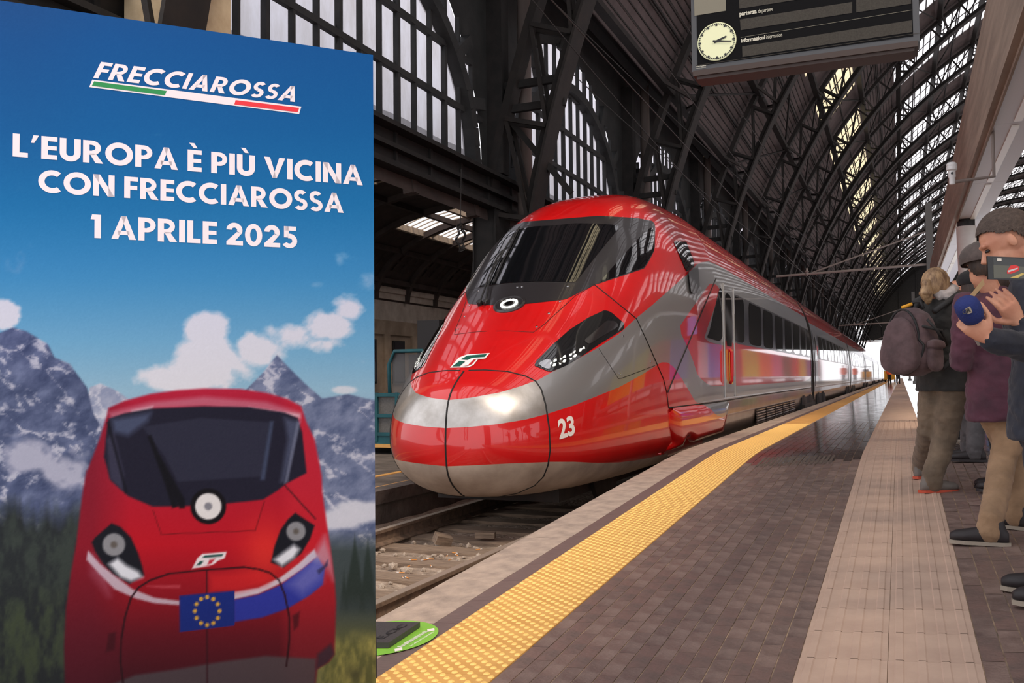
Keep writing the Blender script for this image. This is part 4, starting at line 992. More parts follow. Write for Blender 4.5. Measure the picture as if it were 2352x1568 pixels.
# woods and meadow
wood = vnoise(X_/16, Y_/40, 51, 5)
img = over(img, np.clip((Y_-1130+70*vnoise(X_/22, Y_/300, 61, 3)-45)/60, 0, 1)*np.clip((330-X_)/120, 0, 1), (40, 46, 50)); img = over(img, np.clip((Y_-1130)/80, 0, 1)*np.clip((330-X_)/120, 0, 1)*np.clip(wood*2-0.7, 0, 0.6), (64, 76, 70)); img = over(img, np.clip((Y_-1330)/120, 0, 0.6)*np.clip((230-X_)/100, 0, 1)*np.clip(wood*2.2-0.7, 0, 1), (74, 88, 58))
img = over(img, np.clip((Y_-1215)/50, 0, 1)*np.clip((X_-640)/60, 0, 1), (64, 76, 80)); 
for tx, ty, tw in ((815, 1215, 34), (845, 1222, 30), (870, 1260, 22), (790, 1290, 26)):
    tri = np.clip((Y_-ty)/220, 0, 1)*tw*(0.75+0.5*wood); img = over(img, np.clip((tri-np.abs(X_-tx))/6, 0, 1)*np.clip((1420-Y_)/60, 0, 1), (44, 56, 54))
img = over(img, np.clip((Y_-1395)/90, 0, 1)*np.clip((X_-700)/50, 0, 1), (104, 108, 66)); img = over(img, np.clip((Y_-1440)/40, 0, 1)*np.clip((X_-700)/50, 0, 1)*np.clip(wood*2.4-0.8, 0, 1), (172, 168, 96)); img = over(img, np.exp(-((X_-815)/22)**2-((Y_-1548)/16)**2)*0.8, (82, 84, 58)); 
# printed train
body = A_((610, 825), (700, 785), (850, 745), (1000, 725), (1150, 715), (1350, 718), (1500, 740), (1620, 775), (1695, 815), (1722, 900), (1770, 1000), (1800, 1150))+B_((1878, 100), (1882, 200), (1910, 400), (1940, 600), (1965, 800), (1975, 950), (1970, 1150), (1965, 1300), (1930, 1350), (1850, 1400), (1830, 1560), (145, 1560), (140, 1250), (150, 1000), (185, 750), (220, 560), (240, 400), (265, 200), (290, 60))+A_((490, 1180), (560, 1000), (600, 870))
ba = pa(body, 6); base = ramp(Y_, [(880, (190, 34, 66)), (930, (176, 28, 58)), (1120, (176, 24, 48)), (1250, (184, 18, 36)), (1380, (140, 17, 33)), (1460, (102, 18, 34)), (1568, (70, 18, 32))]); base = over(base, np.clip((300-X_)/160, 0, .55), (98, 24, 44)); base = over(base, np.clip((X_-640)/140, 0, .25), (236, 60, 70)); base = over(base, 0.5*np.exp(-((X_-610)/55)**2-((Y_-1270)/75)**2), (250, 70, 50))
img = img*(1-ba[:, None])+base*ba[:, None]
def prt(poly, col, al=1.0, soft=4.0, m=True):
    global img
    img = over(img, pa(poly, soft)*al*(ba if m else 1), col)
prt(A_((612, 850), (850, 790), (1150, 760), (1500, 790), (1690, 850), (1690, 900), (1500, 850), (1150, 815), (850, 830), (625, 890)), (206, 150, 172), .55, 12); prt(A_((740, 840), (860, 815), (850, 850), (750, 870)), (232, 210, 224), .8, 8); prt(A_((1400, 820), (1690, 860), (1690, 880), (1400, 840)), (232, 210, 224), .7, 8)
wsd = A_((610, 885), (700, 855), (850, 828), (1150, 815), (1400, 820), (1600, 850), (1675, 880), (1700, 960), (1725, 1190), (1610, 1250), (1560, 1290), (1480, 1340), (1300, 1360), (1100, 1375), (860, 1380), (720, 1320), (620, 1230), (585, 1100), (600, 950))
prt(wsd, (30, 30, 48), 1, 5); prt(A_((630, 890), (850, 850), (830, 900), (720, 980), (640, 960)), (96, 112, 150), .6, 16); prt(A_((1600, 880), (1680, 900), (1660, 1000), (1600, 1240), (1580, 1240), (1620, 1000)), (110, 124, 160), .5, 14); prt(A_((800, 930), (1130, 880), (1520, 905), (1470, 1210), (1000, 1240), (930, 1100)), (44, 46, 66), .9, 5); prt(A_((1520, 900), (1540, 900), (1490, 1230), (1465, 1230)), (80, 96, 130), .6, 6); prt(A_((600, 1000), (640, 960), (700, 1200), (690, 1290), (620, 1220)), (60, 60, 84), .8, 8)
prt(A_((600, 905), (615, 900), (720, 1300), (705, 1310)), (20, 20, 32), .8, 4); prt(A_((1670, 900), (1690, 905), (1620, 1240), (1600, 1250)), (150, 160, 190), .5, 5); prt(A_((830, 985), (850, 975), (960, 1250), (1000, 1380), (970, 1390), (930, 1260)), (14, 14, 22), .9, 5); prt(A_((880, 1100), (900, 1090), (1040, 1340), (1040, 1390), (1010, 1390)), (14, 14, 22), .9, 5)
def disc(c, r, col, al=1, soft=4, ey=1.0):
    global img
    img = over(img, np.clip(0.5-(np.hypot(X_-c[0], (Y_-c[1])/ey)-r)/soft, 0, 1)*al, col)
lc = A_((1172, 1378))[0]; disc(lc, 41, (16, 14, 20)); disc(lc, 30, (226, 226, 230)); disc(lc, 9, (130, 132, 144), soft=4)
for poly, cc, r, glow in ((B_((325, 545), (350, 510), (460, 415), (520, 440), (590, 510), (640, 620), (665, 700), (680, 770), (580, 825), (470, 760), (400, 690), (350, 610)), B_((475, 560))[0], 26, B_((440, 690), (500, 650), (560, 700), (640, 740), (670, 780), (590, 808), (520, 780))), (B_((1535, 680), (1560, 570), (1600, 460), (1650, 390), (1700, 345), (1830, 430), (1800, 520), (1740, 620), (1620, 715)), B_((1705, 470))[0], 22, B_((1555, 660), (1690, 560), (1730, 590), (1690, 650), (1610, 705)))):
    prt(poly, (22, 24, 34), 1, 5); disc(cc, r, (150, 152, 160), .9, 5); disc(cc, r*0.3, (90, 84, 80), .9, 6); prt(glow, (226, 232, 246), 1, 12)
prt(B_((300, 600), (380, 690), (480, 770), (600, 860), (750, 918), (920, 940), (920, 968), (750, 955), (620, 922), (480, 860), (390, 770), (290, 660)), (206, 196, 214), .9, 5); prt(B_((1288, 878), (1450, 850), (1600, 780), (1720, 690), (1830, 590), (1845, 640), (1750, 722), (1620, 812), (1450, 892), (1288, 928)), (214, 208, 226), .95, 5)
prt(B_((1288, 932), (1450, 897), (1600, 832), (1750, 724), (1850, 640), (1900, 720), (1885, 830), (1800, 900), (1650, 990), (1480, 1050), (1288, 1082)), (40, 58, 176), .95, 5); prt(B_((1650, 830), (1830, 640), (1900, 700), (1880, 800), (1750, 900)), (150, 150, 214), .5, 30); prt(B_((1780, 640), (1840, 600), (1900, 500), (1950, 640), (1960, 800), (1910, 700)), (196, 190, 214), .6, 20); prt(B_((330, 640), (430, 760), (440, 900), (330, 760)), (200, 170, 196), .35, 30)
prt(B_((1895, 700), (1920, 660), (1920, 700), (1860, 760), (1845, 735)), (50, 50, 90), .8, 5)
for poly in (B_((440, 1160), (490, 1150), (480, 1270), (420, 1285)), B_((1680, 1040), (1730, 1010), (1720, 1110), (1690, 1140))): prt(poly, (60, 14, 26), .7, 6)
prt(B_((440, 1510), (620, 1440), (900, 1400), (1200, 1350), (1500, 1310), (1840, 1330), (1830, 1600), (440, 1600)), (84, 76, 84), .9, 8); prt(B_((1850, 1300), (1940, 1230), (1970, 1300), (1900, 1380), (1840, 1400)), (60, 44, 60), .9, 10); prt(B_((700, 840), (920, 835), (920, 850), (800, 850)), (240, 140, 150), .5, 8); prt(B_((1120, 760), (1450, 735), (1560, 780), (1500, 830), (1300, 880), (1120, 880)), (226, 40, 44), .6, 20)
def stroke(pts, wd, col, al=1.0):
    global img
    d = np.full(len(X_), 1e9); Qp = np.stack([X_, Y_], -1)
    for a, b in zip(pts[:-1], pts[1:]):
        a = np.array(a); e = np.array(b)-a; t = np.clip(((Qp-a) @ e)/(e @ e), 0, 1); d = np.minimum(d, np.linalg.norm(Qp-a-t[:, None]*e, axis=1))
    img = over(img, np.clip((wd-d)/2.5+0.5, 0, 1)*al, col)
stroke(B_((545, 1560), (520, 1350), (525, 1200), (550, 1050), (590, 920), (640, 850), (720, 800), (850, 755), (1100, 730), (1350, 712), (1450, 725), (1530, 750), (1590, 800), (1630, 900), (1660, 1050), (1660, 1200), (1640, 1380)), 2.2, (40, 12, 22), .9); stroke(B_((1103, 735), (1105, 1560)), 1.6, (50, 14, 26), .9); stroke(B_((740, 330), (795, 490), (1430, 465), (1490, 270)), 1.2, (110, 16, 26), .8); stroke(B_((1630, 160), (1720, 260), (1835, 385)), 1.8, (60, 20, 30), .8)
prt(B_((1003, 722), (1040, 650), (1072, 622), (1237, 608), (1222, 652), (1180, 667), (1150, 692), (1120, 702)), (236, 228, 236), 1, 3); prt(B_((1030, 700), (1058, 670), (1080, 672), (1060, 698)), (20, 70, 66), 1, 3); prt(B_((1070, 650), (1090, 632), (1215, 622), (1205, 640), (1120, 648)), (20, 70, 66), .9, 3); prt(B_((1120, 662), (1160, 655), (1130, 690), (1105, 696)), (190, 30, 50), .9, 3)
prt(B_((918, 905), (1290, 870), (1290, 1106), (920, 1150)), (22, 44, 134), 1, 3)
for k in range(12):
    a = 2*PI*k/12; c = B_((1105+83*math.sin(a), 1008-94*math.cos(a)))[0]; disc(c, 4.6, (226, 176, 70), 1, 3)
img += (vnoise(X_*0.7, Y_*0.7, 77, 2)-0.5)[:, None]*8
img[:, 0] -= 26*np.clip((760-Y_)/300, 0, 1)*(1-np.clip((img[:, 0]-110)/60, 0, 1)); img[:, 2] += 14*np.clip((900-Y_)/300, 0, 1); img *= (1-0.22*np.clip((Y_-1250)/320, 0, 1))[:, None]; img = np.clip(img*0.86, 0, 255)/255.0; imgl = np.where(img <= 0.04045, img/12.92, ((img+0.055)/1.055)**2.4)  # lower part darkened: shade at the poster's foot put into its print colours
me = bpy.data.meshes.new('print'); idx = np.arange(nx_*ny_).reshape(ny_, nx_); q = np.stack([idx[:-1, :-1], idx[:-1, 1:], idx[1:, 1:], idx[1:, :-1]], -1).reshape(-1, 4)
me.vertices.add(nx_*ny_); me.vertices.foreach_set('co', PP.reshape(-1)); me.loops.add(q.size); me.loops.foreach_set('vertex_index', q.reshape(-1).astype(np.int32)); me.polygons.add(len(q)); me.polygons.foreach_set('loop_start', (np.arange(len(q))*4).astype(np.int32)); me.update(calc_edges=True)
ca = me.color_attributes.new('ink', 'FLOAT_COLOR', 'POINT'); ca.data.foreach_set('color', np.concatenate([imgl, np.ones((len(imgl), 1))], 1).reshape(-1).astype(np.float32))
pm_ = bpy.data.materials.new('poster_print'); pm_.use_nodes = True; at = pm_.node_tree.nodes.new('ShaderNodeAttribute'); at.attribute_name = 'ink'; b = pm_.node_tree.nodes['Principled BSDF']; b.inputs['Roughness'].default_value = 0.55; b.inputs['Specular IOR Level'].default_value = 0.10; pm_.node_tree.links.new(at.outputs['Color'], b.inputs['Base Color']); me.materials.append(pm_)
o = bpy.data.objects.new('print', me); COL.objects.link(o); padopt(o)
# ---- lettering
M('ink_white', lin(232, 224, 232), 0.6); M('ink_green', lin(20, 136, 70), 0.6); M('ink_red', lin(226, 38, 54), 0.6)
def sector(cx, cy, rx, ry, w_, a0, a1, n=16):
    A = np.radians(np.linspace(a0, a1, n+1)); o = []
    for p, q in zip(A[:-1], A[1:]): o.append([(cx+rx*math.cos(p), cy+ry*math.sin(p)), (cx+rx*math.cos(q), cy+ry*math.sin(q)), (cx+(rx-w_)*math.cos(q), cy+(ry-w_)*math.sin(q)), (cx+(rx-w_)*math.cos(p), cy+(ry-w_)*math.sin(p))])
    return o
def rc(x0, y0, x1, y1): return [(x0, y0), (x1, y0), (x1, y1), (x0, y1)]
def glyph(c, s=0.235):
    """geometric bold capitals, cap height 1: (polygons, width)"""
    if c in '\u00c8\u00d9': g, w_ = glyph('E' if c == '\u00c8' else 'U', s); x = w_/2-0.22; return g+[[(x, 1.32), (x+0.2, 1.32), (x+0.34, 1.09), (x+0.18, 1.09)]], w_
    h = 0.2
    if c == 'L': return [rc(0, 0, s, 1), rc(s, 0, 0.53, h)], 0.53
    if c == 'E': return [rc(0, 0, s, 1), rc(s, 0, 0.57, h), rc(s, 0.41, 0.55, 0.59), rc(s, 0.8, 0.57, 1)], 0.57
    if c == 'F': return [rc(0, 0, s, 1), rc(s, 0.40, 0.52, 0.59), rc(s, 0.8, 0.55, 1)], 0.55
    if c == 'I': return [rc(0, 0, s, 1)], s
    if c == 'U': return [rc(0, 0.36, s, 1), rc(0.76-s, 0.36, 0.76, 1)]+sector(0.38, 0.36, 0.38, 0.375, s, 180, 360), 0.76
    if c == 'O': return sector(0.52, 0.5, 0.525, 0.52, 0.235, 0, 360, 32), 1.04
    if c == '0': return sector(0.36, 0.5, 0.36, 0.515, 0.215, 0, 360, 28), 0.72
    if c == 'C': return sector(0.52, 0.5, 0.525, 0.52, 0.235, 52, 308, 24), 0.86
    if c == 'P': return [rc(0, 0, s, 1), rc(s, 0.81, 0.33, 1), rc(s, 0.36, 0.33, 0.54)]+sector(0.33, 0.68, 0.33, 0.32, 0.2, -90, 90), 0.66
    if c == 'R': g, _ = glyph('P', s); return g+[[(0.24, 0.42), (0.46, 0), (0.75, 0), (0.47, 0.42)]], 0.74
    if c == 'A': return [[(0, 0), (0.25, 0), (0.56, 1), (0.36, 1)], [(0.67, 0), (0.92, 0), (0.56, 1), (0.36, 1)], rc(0.24, 0.19, 0.68, 0.37)], 0.92
    if c == 'V': return [[(0, 1), (0.26, 1), (0.55, 0), (0.37, 0)], [(0.66, 1), (0.92, 1), (0.55, 0), (0.37, 0)]], 0.92
    if c == 'N': return [rc(0, 0, s, 1), rc(0.84-s, 0, 0.84, 1), [(0, 1), (s+0.03, 1), (0.84, 0), (0.84-s-0.03, 0)]], 0.84
    if c == 'S': return sector(0.31, 0.715, 0.30, 0.30, 0.2, 35, 262)+sector(0.31, 0.285, 0.32, 0.30, 0.2, 98, -145), 0.63
    if c == '1': return [rc(0.14, 0, 0.14+s, 1), [(0, 0.79), (0.14, 0.79), (0.14, 1), (0.05, 1)]], 0.14+s
    if c == '2': return sector(0.33, 0.685, 0.33, 0.33, 0.22, -28, 178)+[[(0.0, 0.16), (0, 0), (0.68, 0), (0.68, 0.2), (0.36, 0.2), (0.62, 0.53), (0.43, 0.60)]], 0.68
    if c == '5': return [rc(0.1, 0.8, 0.6, 1), rc(0.08, 0.48, 0.28, 1)]+sector(0.31, 0.325, 0.34, 0.34, 0.215, 112, -150), 0.66
    if c == '\u2019': return [[(0.10, 1), (0.30, 1), (0.13, 0.66), (0.02, 0.66)]], 0.30
    return [], 0.30
def line(txt, p0, p1, pcap, name, wide=1.0, shear=0.0, gap=0.085, s=0.235, off=0.0012):
    (u0, v0), (u1, v1) = buv(*p0), buv(*p1); vb = 0.5*(v0+v1); hc = buv(*pcap)[1]-v0; x = 0; words = [[]]
    for c in txt:
        g, w_ = glyph(c, s)
        if c == ' ': words.append([])
        for pg in g: words[-1].append([(x+a+shear*b_/wide, b_) for a, b_ in pg])
        x += w_+(gap if c != ' ' else 0)
    x -= gap; x += shear/wide if shear else 0; sx = (u1-u0)/x
    for wd in words:
        m = MB()
        for pg in wd:
            ar = sum(pg[i][0]*pg[(i+1) % len(pg)][1]-pg[(i+1) % len(pg)][0]*pg[i][1] for i in range(len(pg)))
            if ar < 0: pg = pg[::-1]
            m.add([bpos(u0+a*sx, vb+b_*hc, off) for a, b_ in pg], [tuple(range(len(pg)))])
        bm = bmesh.new(); o = m.build(name, 'ink_white'); bm.from_mesh(o.data); bmesh.ops.remove_doubles(bm, verts=bm.verts, dist=1e-5); bm.to_mesh(o.data); bm.free(); stuff(padopt(o))
line('FRECCIAROSSA', (214, 177), (692, 238), (240, 141), 'logo_lettering', 1.0, 0.34, 0.10, 0.22)
line('L\u2019EUROPA \u00c8 PI\u00d9 VICINA', (29, 353), (833, 431), (29, 300), 'lettering')
line('CON FRECCIAROSSA', (88, 437), (789, 492), (88, 386), 'lettering')
line('1 APRILE 2025', (208, 544), (683, 572), (208, 490), 'lettering')
def bquad(name, px, mat, off): m = MB(); m.add([bpt(*p)+bnrm*off for p in px], [tuple(range(len(px)))]); return padopt(m.build(name, mat))
bquad('logo_bar', [(205, 200), (687, 262), (692, 245), (212, 183)], 'ink_white', 0.0012); bquad('logo_bar', [(211, 197), (378, 219), (383, 209), (216, 187)], 'ink_green', 0.002); bquad('logo_bar', [(538, 240), (683, 258), (687, 248), (541, 230)], 'ink_red', 0.002)
# ---- foot plate, and the green floor sticker under it
M('plate', lin(64, 60, 62), 0.5, bump=0.2, bscale=80); M('sticker', lin(140, 200, 70), 0.45, col2=lin(126, 186, 66), nscale=3); M('sticker_dark', lin(36, 34, 38), 0.6)
gp = [ground_hit(*p) for p in [(800, 1440), (965, 1443), (893, 1491), (800, 1491)]]
m = MB(); top = [p+np.array((0, 0, 0.030)) for p in gp]; m.add(top+[p+np.array((0, 0, 0.006)) for p in gp], [(3, 2, 1, 0), (0, 1, 5, 4), (1, 2, 6, 5), (2, 3, 7, 6), (3, 0, 4, 7)]); padopt(m.build('foot_plate', 'plate'))
g0, g1 = ground_hit(880, 1483)+np.array((0, 0, 0.0315)), ground_hit(938, 1450)+np.array((0, 0, 0.0315)); dx = g1-g0; ln_ = np.linalg.norm(dx); dx /= ln_; dyv = np.cross((0, 0, 1), dx)
vs, fs = text2d('E.CIC', 0.01); sx = (ln_*1.0)/vs[:, 0].max(); m = MB(); m.add([g0+dx*a*sx+dyv*b_*0.055 for a, b_ in vs], fs); padopt(m.build('plate_lettering', 'sticker_dark'))
cs = ground_hit(870, 1466); rr = [ground_hit(1006, 1455), ground_hit(870, 1432)]; rad = np.linalg.norm(rr[0]-cs); m = MB(); mt = pmat(cs[0], cs[1], dz=0.004); ring = [tuple(mt @ Vector((rad*math.cos(t), rad*math.sin(t), 0))) for t in np.linspace(0, 2*PI, 49)[:-1]]
m.add(ring, [tuple(range(48))]); stk = tag(m.build('floor_sticker', 'sticker'), 'round bright green sticker on the pavement under the poster foot plate', 'sticker')
g0, g1 = ground_hit(922, 1490), ground_hit(985, 1452); dx = g1-g0; ln_ = np.linalg.norm(dx); dx /= ln_; dyv = np.cross((0, 0, 1), dx); rs = np.random.RandomState(3); m = MB()
for off, hg, a0, a1 in ((0.0, 0.026, 0.0, 1.0), (0.034, 0.015, 0.12, 0.98)):      # print too small to read: two rows of strokes between two diamonds
    t = a0
    while t < a1:
        w_ = rs.uniform(0.008, 0.03); h_ = hg*rs.uniform(0.6, 1.0); b0 = g0+dx*t*ln_-dyv*off+np.array((0, 0, 0.006)); e = dx*w_*ln_; m.add([b0, b0+e, b0+e+dyv*h_, b0+dyv*h_], [(0, 1, 2, 3)]); t += w_+rs.uniform(0.008, 0.02)
for t in (-0.10, 1.08):
    b0 = g0+dx*t*ln_+np.array((0, 0, 0.006)); m.add([b0-dx*0.03, b0-dyv*0.02, b0+dx*0.03, b0+dyv*0.02], [(0, 1, 2, 3)])
stuff(m.build('sticker_print', 'decal_white', stk))
# ------------------------------------------------------------------ departure board with clock
M('board_black', lin(12, 12, 14), 0.7, spec=0.1); M('board_frame', lin(66, 67, 70), 0.5); M('board_display', lin(70, 67, 62), 0.8, spec=0.1, col2=lin(60, 57, 53), nscale=60); M('board_tan', lin(118, 113, 98), 0.6); M('board_brown', lin(62, 50, 46), 0.7)
M('clock_face', lin(214, 216, 176), 0.5, emit=0.12); M('clock_mark', lin(22, 22, 24), 0.5); M('board_text', lin(196, 192, 176), 0.6)
YBD = 11.8
def c7(u, v): return (1560+u/2.97, v/2.97)
def bp(u, v, off=0.0): p = onY(*c7(u, v), YBD); return np.array((p[0], YBD-off, p[2]))
z0b = onY(1599, 168, YBD)[2]; xl = onY(1590, 168, YBD)[0]; xr = onY(2113, 98, YBD)[0]; z1b = z0b+1.62
board = thing('departure_board', 'hanging black departure board with a round lit clock and empty display rows', 'departure board', ((xl+xr)/2, YBD, z0b)); binv = Matrix.Translation(-board.location)
def badopt(o): o.parent = board; o.matrix_parent_inverse = binv; return o
m = MB(); m.box(xl, xr, YBD, YBD+0.32, z0b+0.02, z1b); badopt(m.build('housing', 'board_frame'))
m = MB(); m.box(xl+0.02, xr-0.02, YBD-0.05, YBD+0.34, z0b-0.05, z0b+0.02); m.box(xl+0.06, xr-0.06, YBD-0.02, YBD+0.3, z0b-0.09, z0b-0.05); badopt(m.build('bottom_tray', 'board_brown'))
m = MB(); m.box(xl+0.07, xr-0.07, YBD-0.006, YBD, z0b+0.09, z1b-0.06); badopt(m.build('face', 'board_black'))
def bq(name, pts, mat, off=0.010):
    m = MB(); P_ = [bp(u, v, off) for u, v in pts]; m.add(P_, [tuple(range(len(P_)))]); o = m.build(name, mat)
    if o.data.polygons[0].normal.y > 0: o.data.flip_normals()
    return badopt(o)
bq('display', [(98, -120), (316, -150), (320, 75), (105, 110)], 'board_tan')
bq('display', [(405, -60), (1175, -175), (1178, -60), (412, 62)], 'board_display'); bq('display', [(1205, -180), (1578, -235), (1582, 27), (1208, 87)], 'board_display')
bq('display', [(415, 135), (1180, 15), (1180, 90), (420, 208)], 'board_display'); bq('display', [(430, 318), (1586, 140), (1590, 220), (432, 390)], 'board_display'); bq('rule', [(420, 256), (1585, 70), (1585, 72.5), (420, 258.5)], 'board_tan'); bq('rule', [(115, 447), (1640, 226), (1640, 229), (115, 450)], 'board_display')
def btext(txt, p0, p1, hgt, bold, name='board_lettering'):
    a, b = bp(*p0, 0.012), bp(*p1, 0.012); vs, fs = text2d(txt, bold); sx = (b[0]-a[0])/vs[:, 0].max(); m = MB()
    m.add([(a[0]+q*sx, a[1], a[2]+(b[2]-a[2])*(q*sx/(b[0]-a[0]))+r*hgt) for q, r in vs], fs); return badopt(m.build(name, 'board_text'))
btext('partenza', (413, 121), (530, 102), 0.075, 0.035); btext('departure', (540, 100), (641, 83), 0.070, 0.0); btext('informazioni', (424, 294), (586, 269), 0.07, 0.035); btext('information', (594, 268), (704, 250), 0.07, 0.0)
btext('solari udine', (115, 461), (184, 452), 0.022, 0.03); btext('www.solari.it', (116, 472), (184, 463), 0.016, 0.0)
cc = bp(258, 286, 0.0); cr = 0.5*(np.linalg.norm(bp(393, 266)-bp(125, 306)))*0.985
m = MB(); m.lathe([(cr, 0.006), (cr, 0.018), (cr*0.98, 0.022), (0, 0.022)], cc, 48, (0, -1, 0)); clk = badopt(m.build('clock', 'clock_face'))
m = MB()
for k in range(60):
    a = 2*PI*k/60; d = np.array((math.sin(a), 0, math.cos(a))); t = np.array((math.cos(a), 0, -math.sin(a))); big = k % 5 == 0; r0, r1, wd = cr*(0.80 if big else 0.86), cr*0.95, (0.024 if big else 0.012); y = np.array((0, -0.026, 0))
    m.add([cc+y+d*r0-t*wd/2, cc+y+d*r1-t*wd/2, cc+y+d*r1+t*wd/2, cc+y+d*r0+t*wd/2], [(0, 3, 2, 1)])
m.build('minute_marks', 'clock_mark', clk)
for tgt, wd, ly in (((325, 252), 0.034, 0.03), ((360, 286), 0.026, 0.034)):
    e = bp(*tgt); d = e-cc; l = np.linalg.norm(d); d /= l; t = np.array((d[2], 0, -d[0])); y = np.array((0, -ly, 0)); m = MB(); m.add([cc+y-d*l*0.25-t*wd*0.45, cc+y+d*l-t*wd*0.3, cc+y+d*l+t*wd*0.3, cc+y-d*l*0.25+t*wd*0.45], [(0, 1, 2, 3)]); o = m.build('clock_hand', 'clock_mark', clk)
    if o.data.polygons[0].normal.y > 0: o.data.flip_normals()
for x in (xl+0.5, xr-0.5):
    m = MB(); m.pipe([(x, YBD+0.16, z1b), (x, YBD+0.16, z1b+2.5)], 0.035, 8); badopt(m.build('hanger', 'board_frame'))
m = MB(); m.bar((xl-6, YBD+0.16, z1b+2.5), (xr+1.0, YBD+0.16, z1b+2.5), 0.14, 0.2); badopt(m.build('hanger_beam', 'board_frame'))
# ------------------------------------------------------------------ platform canopy beam on white posts
M('fascia', lin(152, 134, 120), 0.75, col2=lin(124, 109, 98), nscale=1.6, stretch=(1, 0.5, 6), bump=0.15, bscale=10); M('soffit', lin(196, 194, 200), 0.5); M('white_post', lin(206, 200, 196), 0.45, col2=lin(186, 178, 172), nscale=2); M('collar', lin(24, 22, 22), 0.6); M('strip_light', lin(226, 222, 214), 0.4)
can = thing('canopy_beam', 'long canopy beam over the platform with brown side boards and white underside', 'canopy', (1.0, 14.0, 3.15)); cinv = Matrix.Translation(-can.location)
def cadopt(o, p=can, i=None): o.parent = p; o.matrix_parent_inverse = i or cinv; return o
yv = [1.0+k*3.0 for k in range(10)]
for a, b in zip(yv[:-1], yv[1:]):
    h0, h1 = 4.32-0.02*a, 4.32-0.02*b; m = MB(); m.add([(0.80, a, 3.16), (0.80, b, 3.16), (0.80, b, h1), (0.80, a, h0), (0.86, a, 3.16), (0.86, b, 3.16), (0.86, b, h1), (0.86, a, h0)], [(0, 3, 2, 1), (4, 5, 6, 7), (3, 7, 6, 2), (0, 1, 5, 4), (1, 2, 6, 5), (0, 4, 7, 3)]); cadopt(m.build('side_board', 'fascia'))
    m = MB(); m.box(0.875, 1.27, a+0.004, b-0.004, 3.15, 3.18); cadopt(m.build('soffit_panel', 'soffit'))
    m = MB(); m.box(1.04, 1.11, a+0.1, b-0.1, 3.135, 3.15); cadopt(m.build('strip_light', 'strip_light'))
m = MB(); m.box(0.862, 1.27, 1.0, 28, 3.18, 3.6); m.box(0.855, 0.875, 1.0, 28, 3.12, 3.2); cadopt(m.build('beam_core', 'fascia'))
for Yp, lab in ((16.0, 'white round canopy post with a black collar behind the man in the cap'),):
    g = pz(0.99, Yp); t = thing('canopy_post', lab, 'post', (0.985, Yp, g)); m = MB(); m.lathe([(0.085, 0), (0.09, 0.3), (0.115, 1.4), (0.142, 3.15-g-0.11)], (0, 0, 0), 24); m.build('shaft', 'white_post', t, smooth=True, auto=40)
    m = MB(); m.lathe([(0.125, 3.15-g-0.11), (0.125, 3.15-g-0.002)], (0, 0, 0), 24); m.build('collar', 'collar', t)
# camera on its arm
M('cctv_white', lin(206, 204, 204), 0.4); M('cctv_dark', lin(30, 30, 34), 0.2)
dC = 9.2; a = atdepth(2187, 418, dC); b = atdepth(2283, 405, dC); cc_ = thing('security_camera', 'small white dome camera on a bent grey arm below the canopy beam', 'camera', tuple(a)); 
m = MB(); bb = b-a; tp = np.array((bb[0], bb[1], 3.15-a[2])); m.pipe([(0.02, 0, 0), bb, tp], 0.018, 8); m.build('arm', 'pipe_grey', cc_, smooth=True, auto=40)
m = MB(); m.lathe([(0.028, -0.02), (0.028, 0.04), (0.034, 0.05), (0.034, 0.11)], (0, 0, 0), 16); m.build('bracket', 'cctv_white', cc_, smooth=True, auto=40)
m = MB(); m.lathe([(0.035, 0.11), (0.05, 0.12), (0.05, 0.155), (0.046, 0.158), (0.05, 0.161), (0.048, 0.18), (0.03, 0.195), (0, 0.20)], (0, 0, 0), 16); m.build('dome_cap', 'cctv_white', cc_, smooth=True, auto=40)
m = MB(); m.lathe([(0.012, 0), (0.012, 0.012)], (0, -0.034, 0.08), 10, (0, -1, 0)); m.build('lens', 'cctv_dark', cc_)
# ------------------------------------------------------------------ overhead line posts and wires
M('post_grey', lin(82, 80, 78), 0.7); M('cable', lin(40, 36, 34), 0.6)
def linepost(d, top, lab):
    pt = atdepth(*top, d); X, Y = pt[0], pt[1]; g = pz(X, Y); t = thing('overhead_line_post', lab, 'post', (X, Y, g)); m = MB(); m.box(-0.12, 0.12, -0.12, 0.12, 0, pt[2]-g); m.box(-0.2, 0.2, -0.2, 0.2, 0, 0.25); m.build('mast', 'post_grey', t)
    m = MB(); z = 5.0-g; m.pipe([(0, 0, z), (XC-X-0.6, 0, z-0.18)], 0.045, 8); m.build('cantilever', 'pipe_grey', t); m = MB(); m.pipe([(0, 0, z+1.3), (XC-X+0.8, 0, z-0.1)], 0.03, 6); m.build('stay', 'pipe_grey', t)
    m = MB(); m.lathe([(0.05, -0.1), (0.09, -0.05), (0.05, 0), (0.09, 0.05), (0.05, 0.1), (0.03, 0.2)], (XC-X+0.6, 0, z-0.1), 10); m.build('insulator', 'pipe_grey', t)
linepost(36, (2132, 467), 'grey overhead line post standing beside the brown canopy boards'); linepost(74, (2097, 670), 'thin grey overhead line post just above the backpack wearer, farther down the platform'); linepost(112, (2086, 733), 'overhead line post far down the platform past the two others')
wires = [((XC, 8, 5.6), (XC, 250, 4.9)), ((XC, 4, 6.8), (XC, 250, 5.6)), ((XC-0.8, 6, 9.5), (XC+2, 120, 6.5)), ((-9.6, 12, 12.0), (-3.0, 44, 6.2)), ((-8.4, 24, 9.4), (-4.0, 60, 6.0)), ((-7.6, 10.5, 10.2), (-5.0, 36, 5.6))]
